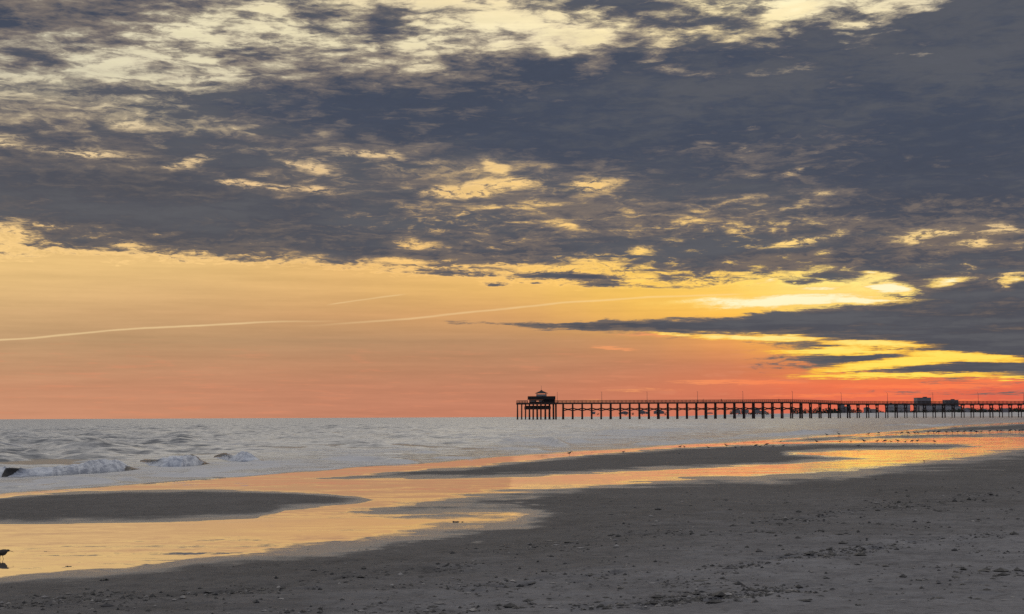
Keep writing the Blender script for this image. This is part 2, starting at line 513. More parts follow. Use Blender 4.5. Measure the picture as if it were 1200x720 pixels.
# ------------------------------------------------------------------ object helpers
def tag(o, label=None, cat=None, group=None, kind=None):
    if label:
        o['label'] = label
    if cat:
        o['category'] = cat
    if group:
        o['group'] = group
    if kind:
        o['kind'] = kind
    return o


def empty(name, loc, rz=0.0):
    o = bpy.data.objects.new(name, None)
    o.empty_display_size = 0.2
    o.location = loc
    o.rotation_euler = (0, 0, rz)
    COL.objects.link(o)
    return o


def link_mesh(name, me, mat, parent=None, smooth=False):
    o = bpy.data.objects.new(name, me)
    if mat:
        me.materials.append(mat)
    if smooth:
        me.polygons.foreach_set('use_smooth', [True] * len(me.polygons))
    COL.objects.link(o)
    if parent:
        o.parent = parent
    return o


def np_mesh(name, verts, faces, mat, parent=None, smooth=True):
    """verts (n,3), faces (m,4)"""
    me = bpy.data.meshes.new(name)
    n, m, k = len(verts), len(faces), faces.shape[1]
    me.vertices.add(n)
    me.vertices.foreach_set('co', np.ascontiguousarray(verts, dtype=np.float32).ravel())
    me.loops.add(m * k)
    me.loops.foreach_set('vertex_index', np.ascontiguousarray(faces, dtype=np.int32).ravel())
    me.polygons.add(m)
    me.polygons.foreach_set('loop_start', np.arange(0, m * k, k, dtype=np.int32))
    me.polygons.foreach_set('loop_total', np.full(m, k, dtype=np.int32))
    me.polygons.foreach_set('use_smooth', np.full(m, smooth, dtype=bool))
    me.update(calc_edges=True)
    me.validate()
    o = bpy.data.objects.new(name, me)
    me.materials.append(mat)
    COL.objects.link(o)
    if parent:
        o.parent = parent
    return o


def grid_faces(nr, nc):
    i = np.arange(nr * nc).reshape(nr, nc)
    return np.stack([i[:-1, :-1], i[:-1, 1:], i[1:, 1:], i[1:, :-1]], -1).reshape(-1, 4)


class MB:
    """collects boxes, bars and prisms into one mesh"""
    def __init__(self):
        self.bm = bmesh.new()

    def box(self, cx, cy, cz, sx, sy, sz, rz=0.0):
        m = Matrix.Translation((cx, cy, cz)) @ Matrix.Rotation(rz, 4, 'Z') @ Matrix.Diagonal((sx, sy, sz, 1))
        bmesh.ops.create_cube(self.bm, size=1.0, matrix=m)
        return self

    def bar(self, a, b, r, r2=None, seg=7):
        a, b = Vector(a), Vector(b)
        d = b - a
        q = d.to_track_quat('Z', 'Y').to_matrix().to_4x4()
        bmesh.ops.create_cone(self.bm, cap_ends=True, segments=seg, radius1=r, radius2=r if r2 is None else r2,
                              depth=d.length, matrix=Matrix.Translation((a + b) / 2) @ q)
        return self

    def hip(self, cx, cy, z0, z1, sx, sy, top=0.06, n=4, rz=0.0):
        """pyramid-like roof with eaves sx, sy"""
        lo, hi = [], []
        for k in range(n):
            a = rz + (k + 0.5) * 2 * math.pi / n
            q = 1 / math.cos(math.pi / n)
            lo.append(self.bm.verts.new((cx + q * sx / 2 * math.cos(a), cy + q * sy / 2 * math.sin(a), z0)))
            hi.append(self.bm.verts.new((cx + q * sx / 2 * top * math.cos(a), cy + q * sy / 2 * top * math.sin(a), z1)))
        for k in range(n):
            self.bm.faces.new((lo[k], lo[(k + 1) % n], hi[(k + 1) % n], hi[k]))
        self.bm.faces.new(hi)
        self.bm.faces.new(lo[::-1])
        return self

    def gable(self, cx, cy, z0, z1, sx, sy):
        v = [self.bm.verts.new(p) for p in ((cx - sx / 2, cy - sy / 2, z0), (cx + sx / 2, cy - sy / 2, z0), (cx + sx / 2, cy + sy / 2, z0), (cx - sx / 2, cy + sy / 2, z0),
                                            (cx - sx / 2, cy, z1), (cx + sx / 2, cy, z1))]
        for f in ((0, 1, 5, 4), (2, 3, 4, 5), (1, 2, 5), (3, 0, 4), (3, 2, 1, 0)):
            self.bm.faces.new([v[i] for i in f])
        return self

    def build(self, name, mat, parent=None, smooth=False, bevel=0.0):
        bmesh.ops.recalc_face_normals(self.bm, faces=self.bm.faces)
        if bevel:
            bmesh.ops.bevel(self.bm, geom=self.bm.edges[:], offset=bevel, segments=1, affect='EDGES')
        me = bpy.data.meshes.new(name)
        self.bm.to_mesh(me)
        self.bm.free()
        return link_mesh(name, me, mat, parent, smooth)


def copy_tree(o, parent=None):
    c = o.copy()
    COL.objects.link(c)
    if parent:
        c.parent = parent
    for ch in [x for x in o.children]:
        copy_tree(ch, c)
    return c


# ------------------------------------------------------------------ materials
def new_mat(name):
    m = bpy.data.materials.new(name)
    m.use_nodes = True
    t = NT(m.node_tree)
    t.n.clear()
    out = t.new('ShaderNodeOutputMaterial')
    p = t.new('ShaderNodeBsdfPrincipled')
    t.l.new(p.outputs[0], out.inputs[0])
    return m, t, p


def simple(name, c, rough=0.8, var=0.25, scale=3.0, spec=0.3):
    m, t, p = new_mat(name)
    tc = t.new('ShaderNodeTexCoord')
    n = t.noise(S(t, tc.outputs['Object']), scale, 5, 0.6)
    col = t.mix(t.rng(n, 0.3, 0.7), tuple(v * (1 - var) for v in c), tuple(min(1, v * (1 + var)) for v in c))
    t.put(p.inputs['Base Color'], col)
    p.inputs['Roughness'].default_value = rough
    p.inputs['Specular IOR Level'].default_value = spec
    return m


M_WOOD = simple('weathered_timber', (0.080, 0.050, 0.042), 0.85, 0.35, 1.2)
M_RAIL = simple('rail_timber', (0.060, 0.042, 0.038), 0.85, 0.3, 1.0)
M_ROOF = simple('dark_shingle', (0.030, 0.026, 0.028), 0.8, 0.25, 1.5)
M_WALLP = simple('stained_board', (0.035, 0.028, 0.028), 0.8, 0.25, 1.0)
M_PALE = simple('pale_painted_board', (0.36, 0.33, 0.31), 0.6, 0.08, 1.0)
M_STEEL = simple('grey_steel', (0.10, 0.10, 0.11), 0.5, 0.15, 2.0)
M_STUCCO = simple('grey_stucco', (0.22, 0.20, 0.21), 0.85, 0.12, 0.15)
M_STUCCO_B = simple('pale_stucco', (0.33, 0.31, 0.32), 0.85, 0.12, 0.15)
M_STUCCO_C = simple('tan_stucco', (0.28, 0.25, 0.24), 0.85, 0.15, 0.15)
M_HROOF = simple('slate_roof', (0.10, 0.10, 0.11), 0.8, 0.2, 0.3)
M_WIN = simple('dark_window', (0.05, 0.055, 0.07), 0.25, 0.3, 0.3, 0.5)
M_BIRD = simple('grey_brown_plumage', (0.085, 0.072, 0.062), 0.9, 0.45, 22.0)
M_BIRDW = simple('pale_plumage', (0.40, 0.39, 0.38), 0.9, 0.15, 15.0)
M_BILL = simple('dark_bill', (0.02, 0.018, 0.016), 0.5, 0.2, 30.0)
M_GULL = simple('grey_gull_plumage', (0.10, 0.10, 0.105), 0.9, 0.4, 12.0)
M_WEED = simple('wet_seaweed', (0.022, 0.020, 0.015), 0.45, 0.5, 30.0, 0.5)
M_CLOTH = simple('dark_clothing', (0.03, 0.03, 0.035), 0.9, 0.3, 6.0)
M_LEAF = simple('dusky_foliage', (0.045, 0.055, 0.040), 0.9, 0.5, 0.4)
M_TRUNK = simple('bark', (0.06, 0.05, 0.042), 0.9, 0.3, 0.8)


def mat_shell():
    m, t, p = new_mat('shell_grit')
    g = t.new('ShaderNodeNewGeometry')
    r = S(t, g.outputs['Random Per Island'])
    c, _ = t.ramp(r, [(0.0, (0.020, 0.019, 0.018)), (0.62, (0.045, 0.042, 0.040)), (0.84, (0.10, 0.09, 0.085)), (1.0, (0.30, 0.28, 0.26))])
    t.put(p.inputs['Base Color'], c)
    p.inputs['Roughness'].default_value = 0.6
    return m


M_SHELL = mat_shell()


def mat_sand():
    m, t, p = new_mat('beach_sand')
    g = t.new('ShaderNodeNewGeometry')
    pos = S(t, g.outputs['Position'])
    x, y, z = t.sep(pos)
    big = t.noise(pos, 0.22, 5, 0.6)
    mid = t.noise(pos, 2.2, 6, 0.62)
    fine = t.noise(pos, 38.0, 5, 0.7)
    grit = t.noise(pos, 150.0, 2, 0.6)
    dry = t.mix(t.rng(big * 0.5 + mid * 0.5, 0.36, 0.64), (0.152, 0.147, 0.148), (0.238, 0.231, 0.232))
    dry = t.mix(t.rng(fine, 0.56, 0.72) * 0.55, dry, (0.075, 0.070, 0.068))
    fleck = t.noise(pos, 11.0, 4, 0.7)
    dry = t.mix(t.rng(fleck, 0.54, 0.64) * 0.62, dry, (0.085, 0.082, 0.084))
    dry = t.mix(t.rng(fleck, 0.46, 0.36) * 0.35, dry, (0.27, 0.268, 0.275))
    dry = t.mix(t.rng(grit, 0.60, 0.72) * 0.4, dry, (0.34, 0.32, 0.30))
    # sand that the tide has just left is darker and shines
    hz = z + (mid - 0.5) * 0.020 + (big - 0.5) * 0.012
    damp = t.rng(hz, 0.17, 0.03)
    wet = t.rng(hz, 0.016, 0.003)
    col = t.mix(damp, dry, t.vmath('MULTIPLY', dry, (0.50, 0.485, 0.465)))
    t.put(p.inputs['Base Color'], col)
    rough = t.mixf(wet, t.mixf(damp, 0.95, 0.80), 0.30)
    t.put(p.inputs['Roughness'], rough)
    spec = t.mixf(wet, t.mixf(damp, 0.10, 0.16), 0.55)
    t.put(p.inputs['Specular IOR Level'], spec)
    bp = t.new('ShaderNodeBump')
    t.put(bp.inputs['Height'], fine * 0.6 + grit * 0.25 + mid * 0.4)
    bp.inputs['Distance'].default_value = 0.012
    t.put(bp.inputs['Strength'], t.mixf(wet, 1.0, 0.40))
    t.l.new(bp.outputs[0], p.inputs['Normal'])
    return m


def tilt_normal(t, pos, amount, layers, shoreward=False):
    """a surface roughened by wavelets: normal tilted by world-space noise"""
    g = t.new('ShaderNodeNewGeometry')
    acc = None
    for (sx, sy, det, w, off) in layers:
        v = t.vmath('ADD', t.vmath('MULTIPLY', pos, (sx, sy, 1.0)), (off, off * 0.7, 0))
        n = t.vmath('SUBTRACT', t.noise(v, 1.0, det, 0.6, color=True), (0.5, 0.5, 0.5))
        n = t.scale(n, w)
        acc = n if acc is None else t.vmath('ADD', acc, n)
    if shoreward:                                # waves running in: every wavelet leans to the beach
        ax, ay, _ = t.sep(acc)
        acc = t.vec(ax * 0.8, t.math('ABSOLUTE', ay) * -1.6 - 0.12, 0.0)
    acc = t.vmath('MULTIPLY', acc, (0.7, 1.0, 0.0))
    acc = t.scale(acc, amount)
    return t.vmath('NORMALIZE', t.vmath('ADD', S(t, g.outputs['Normal']), acc))


def mat_sea():
    m, t, p = new_mat('sea_water')
    g = t.new('ShaderNodeNewGeometry')
    pos = S(t, g.outputs['Position'])
    at_f = t.new('ShaderNodeAttribute', attribute_name='foam')
    at_c = t.new('ShaderNodeAttribute', attribute_name='chop')
    foam_a, chop = S(t, at_f.outputs['Fac']), S(t, at_c.outputs['Fac'])
    nrm = tilt_normal(t, pos, chop, [(0.34, 0.62, 4, 1.1, 0.0), (1.6, 3.0, 5, 0.9, 11.0)], True)
    lace = t.noise(t.vmath('MULTIPLY', pos, (0.35, 0.8, 1.0)), 1.0, 7, 0.66, dist=0.8)
    lace2 = t.noise(t.vmath('MULTIPLY', pos, (2.6, 3.2, 1.0)), 1.0, 5, 0.65, dist=1.0)
    fo = t.rng(foam_a + (lace - 0.5) * 1.9 + (lace2 - 0.5) * 1.0, 0.22, 0.90)
    deep = t.mix(t.rng(lace, 0.35, 0.65), (0.085, 0.092, 0.100), (0.13, 0.135, 0.14))
    t.put(p.inputs['Base Color'], t.mix(fo, deep, (0.60, 0.585, 0.57)))
    t.put(p.inputs['Roughness'], t.mixf(fo, t.mixf(chop, 0.08, 0.26), 0.7))
    p.inputs['IOR'].default_value = 1.34
    t.put(p.inputs['Normal'], nrm)
    t.put(p.inputs['Coat Weight'], t.mixf(fo, 0.75, 0.0))
    p.inputs['Coat IOR'].default_value = 1.5
    p.inputs['Coat Roughness'].default_value = 0.2
    t.put(p.inputs['Coat Normal'], nrm)
    return m


def mat_pool():
    m, t, p = new_mat('still_pool_water')
    g = t.new('ShaderNodeNewGeometry')
    pos = S(t, g.outputs['Position'])
    calm = t.noise(t.vmath('MULTIPLY', pos, (0.16, 0.42, 1.0)), 1.0, 4, 0.6)
    nrm = tilt_normal(t, pos, t.mixf(t.rng(calm, 0.40, 0.62), 0.018, 0.085), [(1.2, 3.6, 4, 1.0, 0.0), (7.0, 12.0, 2, 0.6, 5.0)])
    sh = S(t, t.new('ShaderNodeAttribute', attribute_name='shallow').outputs['Fac'])
    edge = tilt_normal(t, pos, 0.10, [(1.1, 3.0, 4, 0.8, 3.0), (6.0, 14.0, 3, 0.6, 9.0)], True)
    rag = t.noise(t.vmath('MULTIPLY', pos, (0.5, 1.4, 1.0)), 1.0, 6, 0.65)
    f = t.rng(sh + (rag - 0.5) * 1.3, 0.45, 1.05)
    wind = t.noise(t.vmath('ADD', t.vmath('MULTIPLY', pos, (0.22, 0.95, 1.0)), (5.0, 2.0, 0.0)), 1.0, 6, 0.62)
    f = t.math('MAXIMUM', f, t.rng(wind, 0.52, 0.68) * 0.75)
    nrm = t.vmath('NORMALIZE', t.vmath('ADD', t.scale(nrm, 1.0 - f), t.scale(edge, f)))
    p.inputs['Base Color'].default_value = (0.31, 0.285, 0.265, 1)
    t.put(p.inputs['Roughness'], t.mixf(f, 0.035, 0.12))
    p.inputs['IOR'].default_value = 1.5
    p.inputs['Coat Weight'].default_value = 1.0
    p.inputs['Coat IOR'].default_value = 1.5
    t.put(p.inputs['Coat Roughness'], t.mixf(f, 0.03, 0.10))
    t.put(p.inputs['Normal'], nrm)
    t.put(p.inputs['Coat Normal'], nrm)
    return m


def mat_foam():
    m, t, p = new_mat('surf_foam')
    tc = t.new('ShaderNodeTexCoord')
    o = S(t, tc.outputs['Object'])
    n = t.noise(t.vmath('MULTIPLY', o, (0.6, 1.0, 1.5)), 4.0, 7, 0.7, dist=0.5)
    t.put(p.inputs['Base Color'], t.mix(t.rng(n, 0.38, 0.6), (0.40, 0.42, 0.47), (0.78, 0.79, 0.80)))
    p.inputs['Roughness'].default_value = 0.75
    bp = t.new('ShaderNodeBump')
    t.put(bp.inputs['Height'], n)
    bp.inputs['Distance'].default_value = 0.05
    bp.inputs['Strength'].default_value = 0.6
    t.l.new(bp.outputs[0], p.inputs['Normal'])
    return m


def mat_wave():
    m, t, p = new_mat('green_wave_face')
    tc = t.new('ShaderNodeTexCoord')
    n = t.noise(S(t, tc.outputs['Object']), 2.2, 5, 0.6)
    t.put(p.inputs['Base Color'], t.mix(n, (0.050, 0.048, 0.046), (0.125, 0.118, 0.112)))
    p.inputs['Roughness'].default_value = 0.25
    p.inputs['IOR'].default_value = 1.33
    p.inputs['Specular IOR Level'].default_value = 0.2
    bp = t.new('ShaderNodeBump')
    t.put(bp.inputs['Height'], n)
    bp.inputs['Distance'].default_value = 0.05
    t.l.new(bp.outputs[0], p.inputs['Normal'])
    return m


M_SAND, M_SEA, M_POOL, M_FOAM, M_WAVE = mat_sand(), mat_sea(), mat_pool(), mat_foam(), mat_wave()

# ------------------------------------------------------------------ the shore: foreground beach, bars and channels
FG = levs([(-1200, 742), (-300, 704), (0, 679), (25, 676), (87, 670), (150, 667), (190, 662.5), (225, 656), (300, 649), (360, 641.5), (400, 635.5), (440, 627), (507, 618), (580, 612.5), (604, 611),
           (592, 606.5), (540, 603.5), (480, 601.5), (418, 600.5), (450, 596), (500, 592), (527, 587), (560, 580), (600, 574), (700, 568), (800, 561), (900, 557.5), (1000, 552),
           (1075, 543.7), (1125, 539.6), (1171, 531), (1200, 527), (1300, 515), (1500, 502), (2400, 492)])
FG = np.vstack([FG, [(9000, 6), (9000, 9000), (-9000, 9000), (-9000, 420)]])
BARS = [levs(p) for p in (
    [(-900, 612), (-300, 596), (0, 583.5), (50, 578.5), (100, 576), (200, 574.5), (300, 574.3), (370, 578), (420, 583), (438, 586.3), (420, 590), (380, 594), (332, 598), (322, 603), (300, 607), (250, 609), (200, 611), (120, 613.5), (50, 614.7), (0, 614), (-300, 626), (-900, 650)],
    [(352, 561), (420, 557.3), (457, 553.5), (503, 549.5), (561, 546), (588, 542.5), (620, 540), (637, 538.7), (675, 535), (725, 530), (800, 525), (850, 523), (885, 521), (960, 519.8), (1060, 519.5), (1110, 521), (1150, 523.3), (1110, 526), (1000, 528), (950, 530), (925, 532), (960, 534), (1016, 538), (960, 541), (900, 545), (825, 549), (775, 551), (700, 555), (620, 558.7), (513, 561.3), (428, 562.5)],
    [(893, 518), (960, 512.7), (1013, 510), (1067, 506), (1120, 500.7), (1200, 496.7), (1300, 492.6), (1500, 489.5), (1500, 491), (1300, 498), (1200, 505), (1120, 506.3), (1060, 507.3), (1010, 510.8), (985, 514.8), (950, 518)],
    [(958, 516), (1010, 512.3), (1060, 509.8), (1200, 508.5), (1320, 504), (1500, 497), (1500, 500), (1320, 508), (1200, 511.6), (1100, 513), (1010, 515.3)],
)]
EDGE = levs([(-2000, 668), (-900, 622), (-300, 592), (0, 579.5), (75, 574.5), (150, 569), (190, 566), (255, 561), (300, 558.5), (372, 553), (412, 549), (455, 546.5), (508, 542.5), (567, 537), (620, 533), (667, 530.5), (725, 527), (800, 522), (850, 519.5), (900, 516.3), (960, 511.3), (1013, 508.5), (1067, 504.3), (1120, 499.4), (1200, 495.4), (1300, 491.8), (1500, 489), (2400, 484.6)])
EX = 0.30


def sdf(poly, lx, ly):
    px, py = lx * EX, ly
    P0 = poly * np.array([EX, 1.0])
    P1 = np.roll(P0, -1, axis=0)
    best = np.full(px.shape, 1e9)
    inside = np.zeros(px.shape, bool)
    for (x0, y0), (x1, y1) in zip(P0, P1):
        dx, dy = x1 - x0, y1 - y0
        L = dx * dx + dy * dy + 1e-12
        tt = np.clip(((px - x0) * dx + (py - y0) * dy) / L, 0, 1)
        best = np.minimum(best, (px - x0 - tt * dx) ** 2 + (py - y0 - tt * dy) ** 2)
        if y0 != y1:
            c = ((y0 > py) != (y1 > py)) & (px < (x1 - x0) * (py - y0) / (y1 - y0) + x0)
            inside ^= c
    d = np.sqrt(best)
    return np.where(inside, d, -d)


# bands of trampled, shell-strewn sand (photo points on the ground)
BANDS = [([(690, 712), (780, 704), (860, 697), (945, 690)], 9, 1.0), ([(900, 654), (980, 648), (1060, 637), (1170, 626)], 7, 1.0), ([(915, 611), (990, 602), (1060, 592), (1150, 583)], 8, .8),
         ([(560, 690), (640, 680), (720, 672)], 10, .6), ([(330, 690), (420, 676), (560, 662)], 10, .5), ([(640, 640), (720, 628), (800, 622)], 7, .5), ([(0, 712), (120, 700), (300, 690)], 10, .45),
         ([(860, 664), (900, 655)], 6, .5)]


def lev_sand(px, py):
    """level coordinates of a point seen on the sloping foreground sand"""
    x, y0 = lev(px, py)
    y = y0
    for _ in range(6):
        q = float(sdf(FG, np.array([x]), np.array([y]))[0])
        y = y0 * CAM_H / (CAM_H - 0.36 * (1 - math.exp(-0.0016 / 0.36 * max(q, 0))))
    return (x, y)


BAND_L = [(np.array([lev_sand(*p) for p in b]), w * 0.62, s) for b, w, s in BANDS]


def to_level(X, Y):
    Y = np.maximum(Y, 0.05)
    return 600 + F * X / Y, F * CAM_H / Y


def band_mask(lx, ly):
    m = np.zeros(lx.shape)
    for L, w, s in BAND_L:
        d = np.full(lx.shape, 1e9)
        for (x0, y0), (x1, y1) in zip(L[:-1], L[1:]):
            dx, dy = (x1 - x0) * EX, y1 - y0
            tt = np.clip(((lx - x0) * EX * dx + (ly - y0) * dy) / (dx * dx + dy * dy), 0, 1)
            d = np.minimum(d, np.hypot((lx - x0) * EX - tt * dx, ly - y0 - tt * dy))
        m = np.maximum(m, s * np.exp(-(d / w) ** 2))
    return m


def ground_z(X, Y):
    X, Y = np.asarray(X, float), np.asarray(Y, float)
    lx, ly = to_level(X, Y)
    edge_y = np.interp(lx, EDGE[:, 0], EDGE[:, 1])
    off = np.clip(edge_y - ly, 0, 400)
    z = -0.030 - 0.02 * off - 0.004 * off * (off > 6)
    z = np.maximum(z, -2.5)
    n = perlin(X / 1.3, Y / 1.6, 1) * 0.0065 + perlin(X / 0.42, Y / 0.5, 2) * 0.0025 + perlin(X / 5.0, Y / 8.0, 3) * 0.004
    n = n + perlin(X / 3.2, Y / 0.9, 17) * 0.0035
    s = sdf(FG, lx, ly)
    zf = np.where(s > 0, 0.36 * (1 - np.exp(-0.0016 / 0.36 * np.maximum(s, 0))), np.maximum(0.0022 * s, -0.036)) + n * np.clip(1.0 + s * 0.02, 0.6, 1.6)
    lvl = sstep(lx, 150, 420) * sstep(lx, 720, 600) * sstep(s, 40, 10)
    zf = zf * (1 - 0.40 * lvl) + lvl * (perlin(X / 1.8, Y / 0.9, 8) * 0.0055 + perlin(X / .6, Y / .3, 9) * 0.0025) - 0.0005 * lvl
    bm_ = band_mask(lx, ly)
    near = sstep(s, 4, 26)
    hum = perlin(X / 0.55, Y / 0.60, 4) * 0.013 + perlin(X / 0.19, Y / 0.22, 5) * 0.008 + perlin(X / 0.09, Y / 0.11, 15) * 0.004 + perlin(X / 2.6, Y / 3.2, 6) * 0.012
    pit = -0.022 * sstep(perlin(X / 0.26, Y / 0.30, 7), 0.22, 0.55)
    zf = zf + near * (hum * (0.7 + 1.0 * bm_) + pit * (0.35 + 1.3 * bm_))
    z = np.maximum(z, zf)
    for k, b in enumerate(BARS):
        s = sdf(b, lx, ly)
        far = np.clip(40.0 / np.maximum(ly, 3.0), 0.5, 4.0)
        zb = np.where(s > 0, (0.0042 * np.minimum(s, 9.0) * sstep(s, -1.5, 3.0) + 0.001) * far ** 0.6, np.maximum(0.006 * s, -0.036)) + n * np.clip(1.0 * far, 0.9, 1.8)
        z = np.maximum(z, zb)
    return z


def gz(x, y):
    return float(ground_z(np.array([x]), np.array([y]))[0])


def on_ground(px, py):
    """ground point seen at a photo position"""
    d = pdir(px, py)
    z = 0.0
    for _ in range(8):
        tt = (z - CAM_H) / d[2]
        z = max(0.0, gz(d[0] * tt, d[1] * tt))
    return np.array([d[0] * tt, d[1] * tt, z])


def build_sand():
    lx = np.concatenate([np.arange(-6000, -700, 160), np.arange(-700, -130, 12), np.arange(-130, 1330, 2.3), np.arange(1330, 1900, 12), np.arange(1900, 7400, 160)])
    ly = np.concatenate([np.array([0.9, 1.2, 1.6, 2.0, 2.6, 3.2]), np.arange(4, 34, 0.22), np.arange(34, 250, 0.48), np.geomspace(250, 1500, 26)])
    LX, LY = np.meshgrid(lx, ly)
    Y = F * CAM_H / LY
    X = (LX - 600) / F * Y
    Z = ground_z(X.ravel(), Y.ravel()).reshape(X.shape)
    v = np.stack([X, Y, Z], -1).reshape(-1, 3)
    o = np_mesh('beach_sand', v, grid_faces(len(ly), len(lx))[:, ::-1], M_SAND)
    tag(o, 'grey wet sand beach with low bars and shallow channels', None, None, 'structure')


build_sand()

# swell ridges close to shore: photo polyline, height, width (m along view)
RIDGES = [
    ([(372, 537), (400, 538.5), (440, 540), (490, 542.3)], .13, .8), ([(586, 519.5), (606, 517.5), (624, 518), (645, 520.5), (668, 524)], .30, 2.2), ([(662, 518), (692, 517.6)], .16, 2.0),
    ([(744, 520), (790, 518.5), (850, 514), (900, 511.5), (985, 505.5)], .16, 2.2), ([(860, 512), (920, 509.5), (985, 506.5)], .2, 2.5), ([(1036, 499), (1060, 497.5), (1092, 499.4), (1130, 497.5)], .24, 4),
    ([(488, 531.4), (512, 532.2)], .09, .7), ([(440, 523), (452, 521.5), (462, 521.5)], .16, 1.4), ([(505, 536.5), (560, 537.4)], .06, .5), ([(585, 526), (640, 528)], .10, 1.0),
    ([(-40, 575), (20, 573.5), (60, 570), (110, 566), (135, 564.5)], .075, .30), ([(40, 563), (90, 562), (130, 564)], .085, .32), ([(165, 568.5), (185, 566.5), (215, 565), (260, 560.5)], .06, .28), ([(140, 562.5), (165, 563.5)], .08, .3), ([(-20, 570), (30, 568), (70, 565.5)], .07, .3), ([(180, 557), (215, 558), (250, 556.5)], .08, .35), ([(60, 578), (140, 571.5)], .03, .25),
    ([(215, 556), (250, 552), (290, 548)], .10, .7), ([(296, 541), (312, 543), (326, 545)], .15, .6), ([(290, 549), (330, 546)], .06, .5), ([(940, 506), (1000, 502)], .12, 2.5),
    ([(700, 506), (770, 505), (800, 504)], .2, 5), ([(430, 508), (480, 507)], .22, 3.5), ([(200, 521), (330, 520)], .2, 2.5), ([(-20, 524), (120, 522)], .22, 2.5),
    ([(480, 512), (560, 511)], .2, 3), ([(760, 498), (880, 497)], .25, 8), ([(330, 503), (420, 502)], .25, 5), ([(20, 509), (100, 508)], .25, 4),
]


